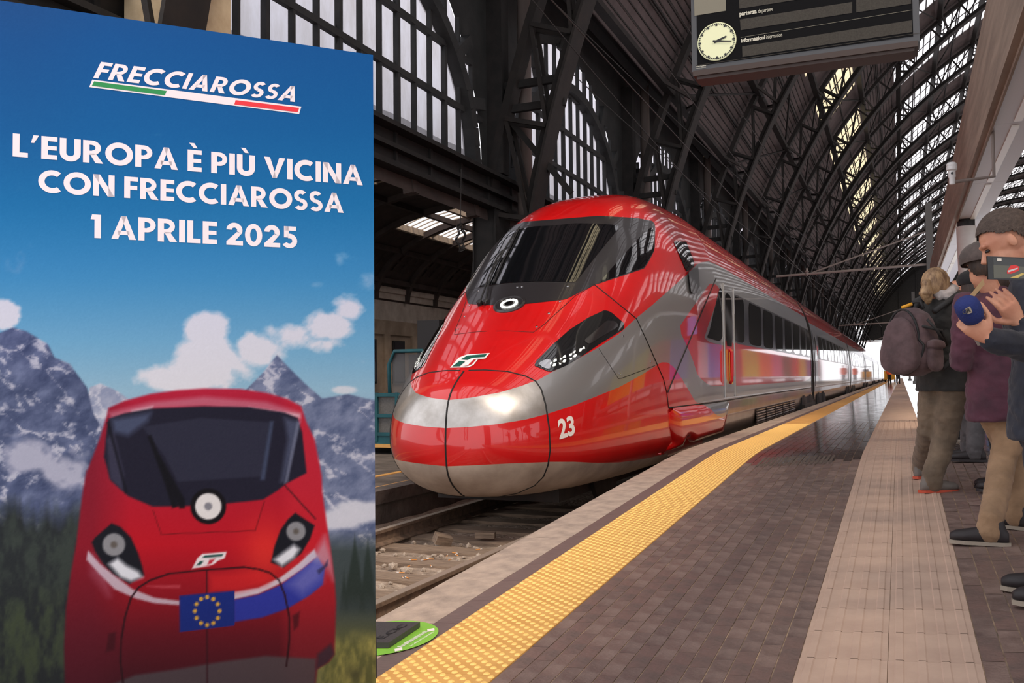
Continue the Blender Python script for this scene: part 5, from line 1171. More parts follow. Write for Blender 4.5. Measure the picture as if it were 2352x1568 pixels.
for k, (a, b) in enumerate(wires):
    a = np.array(a, float); b = np.array(b, float); pts = [a+(b-a)*t+np.array((0, 0, -0.5*4*t*(1-t)*(0.3 if k < 2 else 0.7))) for t in np.linspace(0, 1, 13)]; m = MB(); m.pipe(pts, 0.014 if k > 1 else 0.010, 5)
    tag(m.build('overhead_wire', 'cable'), ['contact wire strung over the train track', 'upper carrier wire strung over the train track', 'slack wire slanting down from above the nose to the distant masts', 'thin stay wire from the clerestory down towards the track', 'stay wire sloping from the column behind the cab', 'stay wire crossing in front of the arched windows'][k], 'wire')
# coil of cable and hanging cord by the column behind the cab
pc = onX(1058, 545, XW+0.9); m = MB(); m.pipe([(0.04*math.sin(5*t), 0.17*math.cos(t)*(1+0.3*math.sin(3.3*t)), 0.27*math.sin(t)*(1+0.25*math.cos(2.7*t))) for t in np.linspace(0, 40, 200)], 0.010, 5); m.pipe([(0, 0, 0.25), (0.0, 0.05, 1.6)], 0.010, 5)
o = m.build('cable_coil', 'cable'); o.location = tuple(pc); tag(o, 'tangled coil of dark cable hanging by the column below the skylight', 'cable')
# ------------------------------------------------------------------ service gear on the far platform
M('teal', lin(26, 92, 102), 0.5, col2=lin(22, 76, 86), nscale=4); M('mesh_grey', lin(108, 106, 104), 0.6, col2=lin(92, 90, 88), nscale=30); M('dark_box', lin(58, 54, 54), 0.6); M('clear', lin(120, 120, 122), 0.2, alpha=0.35)
g = onZ(900, 1041, ZL); gx0, gy0 = g[0], g[1]
cart = thing('luggage_tug', 'teal service vehicle with a mesh-sided guard rail and a rounded roll bar', 'service vehicle', (gx0, gy0, ZL)); 
def cbox(name, x0, x1, y0, y1, z0, z1, mat): m = MB(); m.box(x0, x1, y0, y1, z0, z1); return m.build(name, mat, cart)
cbox('chassis', -1.3, 0.5, 0.0, 1.5, 0.16, 0.3, 'teal'); cbox('bumper', -1.3, 0.55, -0.03, 0.0, 0.1, 0.16, 'yellow_tile')
for x in (-1.0, 0.2):
    for y in (0.3, 1.2): m = MB(); m.lathe([(0.15, -0.06), (0.15, 0.06)], (x, y, 0.15), 14, (1, 0, 0)); m.build('wheel', 'rubber', cart)
for x in (-1.25, -0.75, -0.3, 0.1, 0.5): m = MB(); m.box(x-0.025, x+0.025, -0.02, 0.03, 0.2, 1.05); m.build('guard_post', 'teal', cart)
for z in (0.3, 0.62, 0.98): m = MB(); m.box(-1.27, 0.52, -0.015, 0.02, z, z+0.06); m.build('guard_rail', 'teal', cart)
cbox('guard_mesh', -1.25, 0.5, 0.03, 0.04, 0.25, 1.02, 'mesh_grey')
m = MB(); m.pipe([(-0.30, 0.5, 0.3), (-0.34, 0.5, 1.55), (-0.22, 0.5, 1.78), (0.34, 0.5, 1.78), (0.5, 0.5, 1.6), (0.52, 0.5, 0.3)], 0.035, 8); m.build('roll_bar', 'teal', cart, smooth=True)
cbox('windshield', -0.3, 0.48, 0.53, 0.54, 0.9, 1.74, 'clear'); cbox('mast', -0.1, 0.12, 0.8, 0.95, 0.3, 1.72, 'dark_box'); cbox('engine_cover', -0.4, 0.5, 0.7, 1.4, 0.3, 0.95, 'dark_box'); cbox('lamp_bar', 0.2, 0.7, 0.6, 0.8, 1.5, 1.66, 'teal')
g = onX(1000, 780, -12.5); t = thing('equipment_cabinet', 'dark grey square cabinet standing behind the train nose by the beige wall', 'cabinet', (g[0], g[1], ZL)); m = MB(); hz = onX(1000, 737, -12.5)[2]-ZL; m.box(-0.35, 0.35, -0.45, 0.45, 0.1, hz); m.build('body', 'dark_box', t); m = MB(); m.box(0.35, 0.37, -0.4, 0.4, 0.2, hz-0.1); m.build('door', 'dark_box', t); m = MB(); m.box(-0.4, 0.4, -0.5, 0.5, 0, 0.1); m.build('plinth', 'concrete', t)
# blue sign panel behind the people
M('sign_blue', lin(20, 150, 226), 0.5); a = atdepth(2178, 655, 26); b = atdepth(2212, 690, 26); t = thing('sign_totem', 'bright blue information totem beyond the people on the platform', 'sign', ((a[0]+b[0])/2, a[1], pz(1.4, a[1]))); m = MB(); g = pz(1.4, a[1]); m.box(-0.30, 0.30, -0.08, 0.08, b[2]-g-0.4, a[2]-g); m.build('panel', 'sign_blue', t); m = MB(); m.box(-0.26, 0.26, -0.06, 0.06, 0, b[2]-g-0.4); m.build('stem', 'post_grey', t)
# ------------------------------------------------------------------ flat roof added out of view to shade the right side of the platform
sh_ = thing('shade_shelter', 'added shade roof on slim posts, out of view to the right of the people', 'shelter', (3.8, 6.5, pz(3.8, 6.5))); g = pz(3.8, 6.5)
m = MB(); m.box(-2.2, 2.0, -6.5, 6.5, 3.3-g, 3.45-g); m.build('roof', 'fascia', sh_)
for x in (-1.2, 1.8):
    for y in (-6.2, 0.0, 6.2): m = MB(); m.box(x-0.05, x+0.05, y-0.05, y+0.05, pz(3.8+x, 6.5+y)-g, 3.3-g); m.build('post', 'white_post', sh_)
# ------------------------------------------------------------------ people
M('skin', lin(206, 150, 122), 0.55, col2=lin(190, 130, 104), nscale=12, bump=0.05, bscale=120); M('eye', lin(30, 24, 22), 0.2)
def cloth(name, c, c2, rough=0.85, sc_=8): return M(name, lin(*c), rough, col2=lin(*c2), nscale=sc_, bump=0.35, bscale=26, bdist=0.01, sheen=0.1)
cloth('navy', (34, 37, 50), (24, 26, 36)); cloth('maroon', (84, 42, 58), (62, 30, 44)); cloth('khaki', (158, 126, 96), (132, 104, 78)); cloth('olive', (122, 104, 86), (92, 78, 64)); cloth('charcoal', (50, 48, 46), (36, 35, 34)); cloth('greytrouser', (84, 80, 82), (62, 60, 62)); cloth('red_cloth', (226, 34, 36), (200, 26, 30)); cloth('tan', (178, 138, 88), (150, 112, 70)); cloth('black_cloth', (26, 25, 27), (18, 17, 19)); cloth('orange_cloth', (238, 104, 52), (226, 90, 44)); cloth('cap_cloth', (88, 76, 72), (66, 57, 54), sc_=20); cloth('bagcloth', (98, 76, 78), (76, 58, 60)); cloth('scarf', (196, 186, 182), (150, 142, 140), sc_=14)
M('hair_brown', lin(66, 48, 38), 0.6, col2=lin(40, 29, 24), nscale=30, stretch=(1, 1, 0.2), bump=0.5, bscale=80); M('hair_blond', lin(190, 156, 116), 0.55, col2=lin(110, 82, 60), nscale=26, stretch=(1, 1, 0.3), bump=0.6, bscale=70); M('hair_short', lin(86, 72, 64), 0.8, col2=lin(62, 50, 44), nscale=60, bump=0.6, bscale=160)
M('shoe_dark', lin(38, 32, 34), 0.6); M('shoe_grey', lin(112, 104, 98), 0.7); M('sole_white', lin(150, 138, 124), 0.7); M('sole_orange', lin(190, 76, 50), 0.6); M('strap', lin(34, 33, 34), 0.7); M('mic_blue', lin(30, 44, 104), 0.9, bump=0.4, bscale=120); M('phone_black', lin(18, 18, 20), 0.2)
V = lambda *a: np.array(a, float)
def unit(v): v = np.asarray(v, float); return v/(np.linalg.norm(v)+1e-12)
def limb(mb, pts, rad, n=12):
    P_ = [np.array(p, float) for p in pts]; r = list(rad); d0 = unit(P_[1]-P_[0]); d1 = unit(P_[-1]-P_[-2])
    pre = [(P_[0]-d0*r[0]*0.95, r[0]*0.3), (P_[0]-d0*r[0]*0.6, r[0]*0.8)]; post = [(P_[-1]+d1*r[-1]*0.6, r[-1]*0.8), (P_[-1]+d1*r[-1]*0.95, r[-1]*0.3)]
    mb.pipe([a for a, _ in pre]+P_+[a for a, _ in post], [b for _, b in pre]+r+[b for _, b in post], n)
def loft(mb, rings, n=18):
    """rings: (centre, side vector, front vector)"""
    vs = []; fs = []
    for c, a, b in rings: vs += [np.array(c)+np.array(a)*math.cos(2*PI*j/n)+np.array(b)*math.sin(2*PI*j/n) for j in range(n)]
    k = len(rings)
    for i in range(k-1): fs += [(i*n+j, i*n+(j+1) % n, (i+1)*n+(j+1) % n, (i+1)*n+j) for j in range(n)]
    fs.append(tuple(range(n-1, -1, -1))); fs.append(tuple((k-1)*n+j for j in range(n))); mb.add(vs, fs)
def ellipsoid(mb, c, ax, ay, az, n=14, m=9):
    rings = []
    for i in range(m):
        t = PI*(i+0.5)/m-PI/2; rings.append((np.array(c)+np.array(az)*math.sin(t), np.array(ax)*math.cos(t), np.array(ay)*math.cos(t)))
    loft(mb, rings, n)
def fuse(mb, name, mat, parent, voxel=0.012, disp=0.0, seed=1, smooth=4, scale=14.0):
    o = mb.build(name, mat); md = o.modifiers.new('r', 'REMESH'); md.mode = 'VOXEL'; md.voxel_size = voxel
    s = o.modifiers.new('s', 'SMOOTH'); s.factor = 0.5; s.iterations = smooth
    dg = bpy.context.evaluated_depsgraph_get(); dg.update(); me = bpy.data.meshes.new_from_object(o.evaluated_get(dg)); old = o.data; o.modifiers.clear(); o.data = me; bpy.data.meshes.remove(old)
    if not me.materials: me.materials.append(MATS[mat])
    k = len(me.vertices); me.polygons.foreach_set('use_smooth', [True]*len(me.polygons))
    if disp and k:
        co = np.empty(k*3); me.vertices.foreach_get('co', co); no = np.empty(k*3); me.vertices.foreach_get('normal', no); co = co.reshape(-1, 3); no = no.reshape(-1, 3)
        w_ = vnoise(co[:, 0]*scale+co[:, 2]*scale*0.7+50, co[:, 2]*scale*1.3-co[:, 1]*scale*0.8+70, seed, 3)-0.5; w2 = np.abs(vnoise(co[:, 0]*scale*0.6-co[:, 1]*scale+90, co[:, 2]*scale*1.1+30, seed+3, 2)-0.5)
        co += no*((w_*1.6-np.clip(0.12-w2, 0, 1)*4)*disp)[:, None]; me.vertices.foreach_set('co', co.reshape(-1)); me.update()
    o.parent = parent
    if parent is not None: o.matrix_parent_inverse = Matrix.Translation(-parent.location)
    return o
def hand(mb, wrist, d, nrm, side_thumb=1, curl=0.5, s=1.0, spread=0.06):
    """palm, four fingers and a thumb; d points from wrist to knuckles, nrm is the palm side"""
    d = unit(d); nrm = unit(nrm-d*(nrm @ d)); sd_ = np.cross(nrm, d)*side_thumb; w_ = np.array(wrist, float)
    loft(mb, [(w_, sd_*0.026*s, nrm*0.02*s), (w_+d*0.03*s, sd_*0.036*s, nrm*0.017*s), (w_+d*0.07*s, sd_*0.042*s, nrm*0.015*s), (w_+d*0.092*s, sd_*0.040*s, nrm*0.012*s)], 12)
    for k, (ln_, off) in enumerate(((0.070, 0.031), (0.078, 0.010), (0.073, -0.011), (0.057, -0.031))):
        p = w_+d*0.088*s+sd_*off*s; a = curl*0.7; pts = [p-d*0.02*s, p]; dirv = unit(d+sd_*off*spread*20)
        for j, f_ in enumerate((0.45, 0.32, 0.26)):
            v = dirv*math.cos(a)+nrm*math.sin(a); p = p+v*ln_*f_*s; pts.append(p); a += curl*(0.9 if j == 0 else 0.7)
        limb(mb, pts, [0.0095*s, 0.0095*s, 0.009*s, 0.008*s, 0.0072*s], 8)
    p = w_+d*0.03*s+sd_*0.03*s; v = unit(d*0.7+sd_*0.75+nrm*0.25); p2 = p+v*0.045*s; v2 = unit(d*0.9+sd_*0.25+nrm*0.35); limb(mb, [p, p2, p2+v2*0.03*s, p2+v2*0.05*s], [0.0145*s, 0.0115*s, 0.0105*s, 0.009*s], 8)
def head_shape(mb, c, f, up, s=1.0):
    c = np.array(c, float); f = unit(f); up = unit(up-f*(up @ f)); r = np.cross(f, up)
    ellipsoid(mb, c+up*0.022*s-f*0.012*s, r*0.076*s, f*0.098*s, up*0.098*s); ellipsoid(mb, c-up*0.045*s+f*0.024*s, r*0.060*s, f*0.066*s, up*0.075*s)
    limb(mb, [c+f*0.082*s+up*0.008*s, c+f*0.108*s-up*0.026*s, c+f*0.085*s-up*0.034*s], [0.010*s, 0.015*s, 0.014*s], 8)          # nose
    limb(mb, [c+f*0.080*s-up*0.062*s-r*0.018*s, c+f*0.088*s-up*0.062*s, c+f*0.080*s-up*0.062*s+r*0.018*s], [0.008*s]*3, 8)      # lips
    ellipsoid(mb, c+f*0.066*s-up*0.098*s, r*0.026*s, f*0.022*s, up*0.020*s)                                                        # chin
    limb(mb, [c+f*0.078*s+up*0.026*s-r*0.045*s, c+f*0.086*s+up*0.028*s, c+f*0.078*s+up*0.026*s+r*0.045*s], [0.010*s]*3, 8)        # brow
    for q in (1, -1): ellipsoid(mb, c+r*q*0.077*s-f*0.012*s-up*0.008*s, r*q*0.010*s+f*-0.004*s, f*0.016*s, up*0.029*s, 10, 7)
    return r, up
def eyes(parent, c, f, up, s=1.0):
    c = np.array(c, float); f = unit(f); up = unit(up-f*(up @ f)); r = np.cross(f, up)
    for q in (1, -1): m = MB(); ellipsoid(m, c+f*0.077*s+r*q*0.031*s+up*0.004*s, r*0.012*s, f*0.011*s, up*0.007*s, 10, 7); o = m.build('eye', 'eye', parent, smooth=True); o.matrix_parent_inverse = Matrix.Translation(-parent.location)
def shell(parent, name, mat, c, f, up, rad, keep, off=0.0, n=28, m=20, disp=0.0, seed=3, smooth=True):
    """cap of an ellipsoid (hair, hat); keep(front, side, up) in unit-sphere coordinates"""
    f = unit(f); up = unit(up-f*(up @ f)); r = np.cross(f, up); c = np.array(c, float); mb = MB(); idx = {}; vs = []; fs = []; rs = np.random.RandomState(seed)
    G = [[(math.cos(PI*i/m-PI/2)*math.cos(2*PI*j/n), math.cos(PI*i/m-PI/2)*math.sin(2*PI*j/n), math.sin(PI*i/m-PI/2)) for j in range(n)] for i in range(m+1)]
    jit = rs.uniform(1-disp, 1+disp, (m+1, n))
    for lay in (1.0, 0.93):
        o = len(vs)
        for i in range(m+1):
            for j in range(n): a, b, z = G[i][j]; k = lay*jit[i][j]; vs.append(c+f*a*rad[0]*k+r*b*rad[1]*k+up*z*rad[2]*k)
        for i in range(m):
            for j in range(n):
                q = [(i, j), (i, (j+1) % n), (i+1, (j+1) % n), (i+1, j)]; ctr = np.mean([G[a][b] for a, b in q], 0)
                if keep(*ctr): t = tuple(o+a*n+b for a, b in q); fs.append(t if lay == 1.0 else t[::-1])
    mb.add(vs, fs); ob = mb.build(name, mat, parent, smooth=smooth)
    bm = bmesh.new(); bm.from_mesh(ob.data); bmesh.ops.delete(bm, geom=[v for v in bm.verts if not v.link_faces], context='VERTS'); bm.to_mesh(ob.data); bm.free()
    ob.matrix_parent_inverse = Matrix.Translation(-parent.location); return ob
def shoe(parent, toe_dir, pos, mat, sole, ln_=0.28, s=1.0):
    f = unit(V(toe_dir[0], toe_dir[1], 0)); r = np.cross(f, V(0, 0, 1)); p = np.array(pos, float); u = V(0, 0, 1); m = MB(); h = -0.09*s
    loft(m, [(p+f*(h-0.0)*1+u*0.045, r*0.022, u*0.028), (p+f*(h+0.025)+u*0.055, r*0.037, u*0.046), (p+f*(h+0.09)+u*0.058, r*0.040, u*0.050), (p+f*(h+0.15)+u*0.052, r*0.046, u*0.042), (p+f*(h+0.21)+u*0.046, r*0.050, u*0.036), (p+f*(h+0.26)+u*0.042, r*0.041, u*0.030), (p+f*(h+0.288)+u*0.036, r*0.020, u*0.018)], 14)
    limb(m, [p+f*(h+0.05)+u*0.07, p+f*(h+0.06)+u*0.12], [0.042, 0.040], 12); o = fuse(m, 'shoe', mat, parent, 0.008, smooth=2)
    m = MB(); prof = [(-0.008, 0.024), (0.02, 0.036), (0.09, 0.036), (0.15, 0.040), (0.21, 0.046), (0.26, 0.037), (0.290, 0.016)]; pts = [(a, b) for a, b in prof]+[(a, -b) for a, b in reversed(prof)]
    m.prism([(h+a, b) for a, b in pts], p+u*0.001, f, -r if np.cross(f, -r)[2] > 0 else r, 0.020); so = m.build('sole', sole); so.parent = o; so.matrix_parent_inverse = Matrix(); so.matrix_parent_inverse = (o.matrix_parent_inverse).copy(); so.matrix_parent_inverse = Matrix.Translation(-parent.location) if False else Matrix()
    return o
def person(label, base, fwd, H, top, legs, shoes, sole, pose, hairfn=None, baggy=1.0, hem=0.50, seed=1, voxel=0.011):
    """pose: dict with world points for head, look, up, elbows, wrists, hand directions, feet, knees (missing ones take a standing pose)"""
    b = np.array(base, float); f = unit(V(fwd[0], fwd[1], 0)); r = np.cross(f, V(0, 0, 1)); u = V(0, 0, 1); k = H/1.72
    t = thing('person', label, 'person', tuple(b)); G = lambda x, y, z: b+r*x*k+f*y*k+u*z*k
    pel = pose.get('pelvis', G(0, 0, 0.92)); chest = pose.get('chest', pel+u*0.40*k); head = pose.get('head', chest+u*0.36*k+f*0.02); look = pose.get('look', f); hup = pose.get('up', u)
    feet = pose.get('feet', (G(-0.11, 0.0, 0), G(0.11, 0.05, 0))); toes = pose.get('toes', (f, f)); ank = [p+u*0.09*k for p in feet]; hips = [pel-r*0.085*k-u*0.04*k, pel+r*0.085*k-u*0.04*k]; knees = pose.get('knees', [0.5*(h+a)+f*0.02 for h, a in zip(hips, ank)])
    sh = [chest+u*0.125*k-r*0.175*k, chest+u*0.125*k+r*0.175*k]; elb = pose.get('elbows', [s_-u*0.27*k-f*0.03+rr*0.05 for s_, rr in zip(sh, (-r, r))]); wri = pose.get('wrists', [e-u*0.22*k+f*0.08 for e in elb]); hd = pose.get('hand_dirs', [unit(w_-e) for w_, e in zip(wri, elb)]); hn = pose.get('palms', [r, -r]); cu = pose.get('curl', [0.45, 0.45])
    bm_ = MB(); head_shape(bm_, head, look, hup, pose.get('hs', 1.0)); limb(bm_, [head-unit(hup)*0.06-unit(look)*0.02, chest+u*0.15*k], [0.055*k, 0.062*k], 12)
    loft(bm_, [(pel-u*0.06*k, r*0.13*k, f*0.09*k), (pel+u*0.1*k, r*0.12*k, f*0.085*k), (chest, r*0.14*k, f*0.095*k), (chest+u*0.12*k, r*0.13*k, f*0.08*k), (chest+u*0.17*k, r*0.06*k, f*0.05*k)])
    for s_, e, w_, d, n_, c_, tsd in zip(sh, elb, wri, hd, hn, cu, (1, -1)):
        limb(bm_, [s_, e, w_], [0.045*k, 0.037*k, 0.027*k], 10); hand(bm_, w_, d, n_, pose.get('thumb', {}).get(tsd, tsd), c_, 1.0*k)
    for h, kn, a in zip(hips, knees, ank): limb(bm_, [h, kn, a], [0.075*k, 0.05*k, 0.036*k], 12)
    for p, d in zip(feet, toes): d = unit(V(d[0], d[1], 0)); limb(bm_, [p+u*0.05-d*0.04, p+u*0.045+d*0.08], [0.034, 0.028], 10)
    fuse(bm_, 'body', 'skin', t, pose.get('bv', 0.008) if voxel < 0.02 else voxel, smooth=3)
    if voxel < 0.02: eyes(t, head, look, hup, pose.get('hs', 1.0))
    # trousers
    m = MB(); loft(m, [(pel-u*0.10*k, r*0.155*k, f*0.115*k), (pel, r*0.168*k, f*0.122*k), (pel+u*0.10*k, r*0.150*k, f*0.112*k)])
    for h, kn, a in zip(hips, knees, ank): limb(m, [h, 0.5*(h+kn), kn, 0.5*(kn+a), a+u*0.04, a-u*0.012], [0.096*k*baggy, 0.090*k*baggy, 0.077*k*baggy, 0.072*k*baggy, 0.068*k*baggy, 0.070*k*baggy], 14)
    fuse(m, 'trousers', legs, t, voxel, 0.010, seed, 3)
    # jacket
    m = MB(); hm = pel-u*(0.92-hem*1.72-0.02)*0-u*pose.get('drop', 0.08)*k
    loft(m, [(hm, r*0.222*k, f*0.165*k), (pel+u*0.06*k, r*0.212*k, f*0.158*k), (pel+u*0.24*k, r*0.188*k, f*0.138*k), (chest, r*0.198*k, f*0.142*k), (chest+u*0.09*k, r*0.190*k, f*0.128*k), (chest+u*0.145*k, r*0.145*k, f*0.10*k), (chest+u*0.19*k, r*0.085*k, f*0.078*k), (chest+u*0.225*k, r*0.068*k, f*0.066*k)])
    for s_, e, w_ in zip(sh, elb, wri): w2 = e+(w_-e)*0.94; limb(m, [s_, 0.5*(s_+e), e, 0.5*(e+w2), w2], [0.080*k, 0.072*k, 0.062*k, 0.058*k, 0.050*k], 14)
    fuse(m, 'jacket', top, t, voxel, 0.011, seed+5, 3)
    for p, d in zip(feet, toes): shoe(t, d, p, shoes, sole)
    if hairfn: hairfn(t, head, look, hup)
    return t
def G_(x, y): p = ground_hit(x, y); p[2] = pz(p[0], p[1]); return p
# --- person with the backpack, seen from behind
f1 = unit(V(0.60, 0.80, 0)); r1 = np.cross(f1, V(0, 0, 1)); D1 = 6.75
ft = [G_(2118, 1098), G_(2142, 1131)]; pel = atdepth(2168, 868, D1); ch = atdepth(2163, 735, D1); hd_ = atdepth(2149, 655, D1)
def hair1(t, c, f, up):
    shell(t, 'hair', 'hair_blond', c+V(0, 0, 0.012), f, up, (0.112, 0.092, 0.118), lambda a, b, z: a < 0.35 and z > -0.75 or z > 0.45, disp=0.03)
    m = MB(); ellipsoid(m, c-unit(f)*0.115+V(0, 0, 0.0), V(0.035, 0, 0), V(0, 0.035, 0), V(0, 0, 0.04)); limb(m, [c-unit(f)*0.10, c-unit(f)*0.125-V(0, 0, 0.07), c-unit(f)*0.10-V(0, 0, 0.12)], [0.03, 0.05, 0.03]); fuse(m, 'hair_bun', 'hair_blond', t, 0.010, 0.006, 9, scale=40)
    m = MB(); pts = [ch+V(0, 0, 0.20)+0.085*(r1*math.cos(a)+f1*math.sin(a))+V(0, 0, 0.03*math.sin(2*a)) for a in np.linspace(0, 2*PI, 14)]; limb(m, pts, [0.036+0.008*math.sin(3*i) for i in range(14)]); limb(m, [ch+V(0, 0, 0.17)+r1*0.06-f1*0.05, ch+V(0, 0, 0.15)+r1*0.10-f1*0.03], [0.04, 0.03]); fuse(m, 'scarf', 'scarf', t, 0.010, 0.010, 11, scale=30)
wom = person('person seen from behind in a dark jacket and brown trousers carrying a large backpack', 0.5*(ft[0]+ft[1]), f1, 1.62, 'charcoal', 'olive', 'shoe_grey', 'sole_orange', dict(pelvis=pel, chest=ch, head=hd_, look=unit(V(0.55, 0.83, -0.05)), feet=(ft[0], ft[1]), toes=(V(0.5, 0.86, 0), V(0.86, 0.5, 0)), knees=(atdepth(2135, 985, D1+0.1), atdepth(2172, 1000, D1)), elbows=(ch-r1*0.25+V(0, 0, -0.16)+f1*0.05, ch+r1*0.24+V(0, 0, -0.17)+f1*0.02), wrists=(ch-r1*0.18+V(0, 0, -0.14)+f1*0.27, ch+r1*0.14+V(0, 0, -0.22)+f1*0.24), drop=0.10), hair1, 1.18, seed=4)
# --- backpack
bc = atdepth(2098, 782, D1-0.16); bag = thing('backpack', 'large dark maroon backpack with side pocket worn on the person in the dark jacket', 'backpack', tuple(bc-V(0, 0, 0.24)))
bi_ = Matrix.Translation(-bag.location); bk = -f1; U_ = V(0, 0, 1)
def bagpart(name, mb, mat, vox=0.010, disp=0.004, sm=4): o = fuse(mb, name, mat, bag, vox, disp, 21, sm, 20); return o
def rbox(m, c, a, b, h0, h1, tap=0.8, e=4):
    rings = []
    for t in np.linspace(0, 1, 12):
        q = (1-abs(2*t-1)**5)**0.5 if 0 < t < 1 else 0.35; s_ = q*(1-(1-tap)*max(0, t-0.35)/0.65); rings.append((c+U_*(h0+(h1-h0)*t), a*s_, b*s_))
    n = 28; vs = []; fs = []
    for cc2, A2, B2 in rings:
        for j in range(n): an = 2*PI*j/n; ca, sa = math.cos(an), math.sin(an); k = (abs(ca)**e+abs(sa)**e)**(-1/e); vs.append(cc2+A2*ca*k+B2*sa*k)
    for i in range(11): fs += [(i*n+j, i*n+(j+1) % n, (i+1)*n+(j+1) % n, (i+1)*n+j) for j in range(n)]
    fs.append(tuple(range(n-1, -1, -1))); fs.append(tuple(11*n+j for j in range(n))); m.add(vs, fs)
m = MB(); rbox(m, bc+bk*0.02, r1*0.185, bk*0.12, -0.25, 0.23, 0.72); bagpart('main_bag', m, 'bagcloth')
m = MB(); rbox(m, bc+bk*0.15, r1*0.150, bk*0.055, -0.24, 0.16, 0.62); bagpart('front_pocket', m, 'bagcloth')
m = MB(); rbox(m, bc+bk*0.03+r1*0.19, r1*0.03, bk*0.07, -0.22, -0.02, 0.9); bagpart('side_pocket', m, 'bagcloth', 0.008)
m = MB(); rbox(m, bc+bk*0.03+r1*0.197, r1*0.034, bk*0.078, -0.07, 0.0, 0.9); bagpart('pocket_flap', m, 'bagcloth', 0.008)
m = MB(); m.pipe([bc+bk*0.115+r1*0.165*math.cos(a)*(0.78 if math.sin(a) > 0 else 1)+U_*(0.225*math.sin(a)-0.01) for a in np.linspace(-PI/2, 1.5*PI, 40)], 0.008, 6); o = m.build('zip', 'strap', bag, smooth=True); o.matrix_parent_inverse = bi_
for q in (0.02, -0.03):
    m = MB(); m.pipe([bc+r1*0.17+bk*(0.10-q)+U_*(0.12+q), bc+r1*0.215+bk*(0.02+q)+U_*0.06, bc+r1*0.20-bk*0.08+U_*(-0.04)], 0.011, 6); o = m.build('compression_strap', 'strap', bag, smooth=True); o.matrix_parent_inverse = bi_
for s_ in (-1, 1):
    m = MB(); m.pipe([bc-bk*0.10+r1*s_*0.10+U_*0.20, ch+r1*s_*0.13+U_*0.175, ch+r1*s_*0.14+f1*0.13+U_*0.05, ch+r1*s_*0.17+f1*0.05-U_*0.18, bc-bk*0.08+r1*s_*0.16-U_*0.2], 0.022, 8); o = m.build('shoulder_strap', 'strap', bag, smooth=True); o.matrix_parent_inverse = bi_
m = MB(); m.pipe([bc-bk*0.05+U_*0.225-r1*0.05, bc-bk*0.05+U_*0.275-r1*0.03, bc-bk*0.05+U_*0.275+r1*0.03, bc-bk*0.05+U_*0.225+r1*0.05], 0.012, 6); o = m.build('carry_handle', 'strap', bag, smooth=True); o.matrix_parent_inverse = bi_
M('tagyellow', lin(240, 168, 40), 0.4); m = MB(); m.pipe([bc+bk*0.04+U_*0.235-r1*0.06, bc+U_*0.26-r1*0.0], 0.012, 6); o = m.build('zip_pull', 'tagyellow', bag, smooth=True); o.matrix_parent_inverse = bi_
# --- man in the knitted cap
D2 = 5.35; b2 = G_(2292, 1246); f2 = unit(V(-0.40, 0.90, 0)); r2 = np.cross(f2, V(0, 0, 1)); ft = [G_(2335, 1215), G_(2275, 1252)]
def hair2(t, c, f, up):
    shell(t, 'hair', 'hair_brown', c+unit(up)*0.01, f, up, (0.112, 0.090, 0.115), lambda a, b, z: z > np.interp(a, [-1, -0.35, -0.1, 0.3, 1], [-0.75, -0.6, -0.05, 0.05, 0.3]), n=48, m=36)
    shell(t, 'cap', 'cap_cloth', c+unit(up)*0.045-unit(f)*0.01, f, up, (0.140, 0.122, 0.100), lambda a, b, z: z > -0.30, disp=0.022, seed=5); m = MB(); limb(m, [c+f*0.10+up*0.035-np.cross(f, up)*0.05, c+f*0.135+up*0.02, c+f*0.10+up*0.035+np.cross(f, up)*0.05], [0.012, 0.016, 0.012]); o = m.build('cap_peak', 'cap_cloth', t, smooth=True); o.matrix_parent_inverse = Matrix.Translation(-t.location)
hd_ = atdepth(2256, 612, D2); ch = atdepth(2288, 745, D2); pel = atdepth(2305, 905, D2)
person('person in a grey-brown flat cap, maroon top and rolled khaki trousers', b2, f2, 1.66, 'maroon', 'khaki', 'shoe_dark', 'sole_white', dict(head=hd_, look=unit(V(-0.35, 0.93, -0.1)), chest=ch, pelvis=pel, feet=ft, toes=(V(-0.8, 0.5, 0), V(-0.98, 0.1, 0)), drop=0.16, elbows=(ch-r2*0.21-V(0, 0, 0.24), ch+r2*0.21-V(0, 0, 0.24)), wrists=(ch-r2*0.12+f2*0.22-V(0, 0, 0.16), ch+r2*0.12+f2*0.22-V(0, 0, 0.16)), knees=(atdepth(2325, 1050, D2+0.1), atdepth(2303, 1060, D2-0.05))), hair2, 1.0, seed=8)
for p in ft:
    pass
# --- woman in the black hat, red jacket
b3 = G_(2243, 1058); f3 = unit(V(-0.8, 0.6, 0)); D3 = float((b3-CAM) @ _fw)
def hair3(t, c, f, up):
    shell(t, 'hair', 'hair_brown', c-V(0, 0, 0.05)-unit(f)*0.01, f, up, (0.118, 0.098, 0.20), lambda a, b, z: a < 0.35, disp=0.02)
    shell(t, 'hat', 'black_cloth', c+unit(up)*0.045, f, up, (0.125, 0.11, 0.09), lambda a, b, z: z > -0.5, seed=6, disp=0.01)
hd_ = atdepth(2232, 655, D3); person('person with long brown hair in a black hat, red jacket and grey trousers', b3, f3, 1.64, 'red_cloth', 'greytrouser', 'shoe_dark', 'shoe_dark', dict(head=hd_, look=f3, pelvis=atdepth(2246, 865, D3), chest=atdepth(2244, 758, D3), feet=(b3+V(-0.05, 0.1, 0), b3+V(-0.02, -0.10, 0)), toes=(V(-1, 0.15, 0), V(-1, 0.1, 0)), drop=0.06), hair3, 1.1, seed=12)
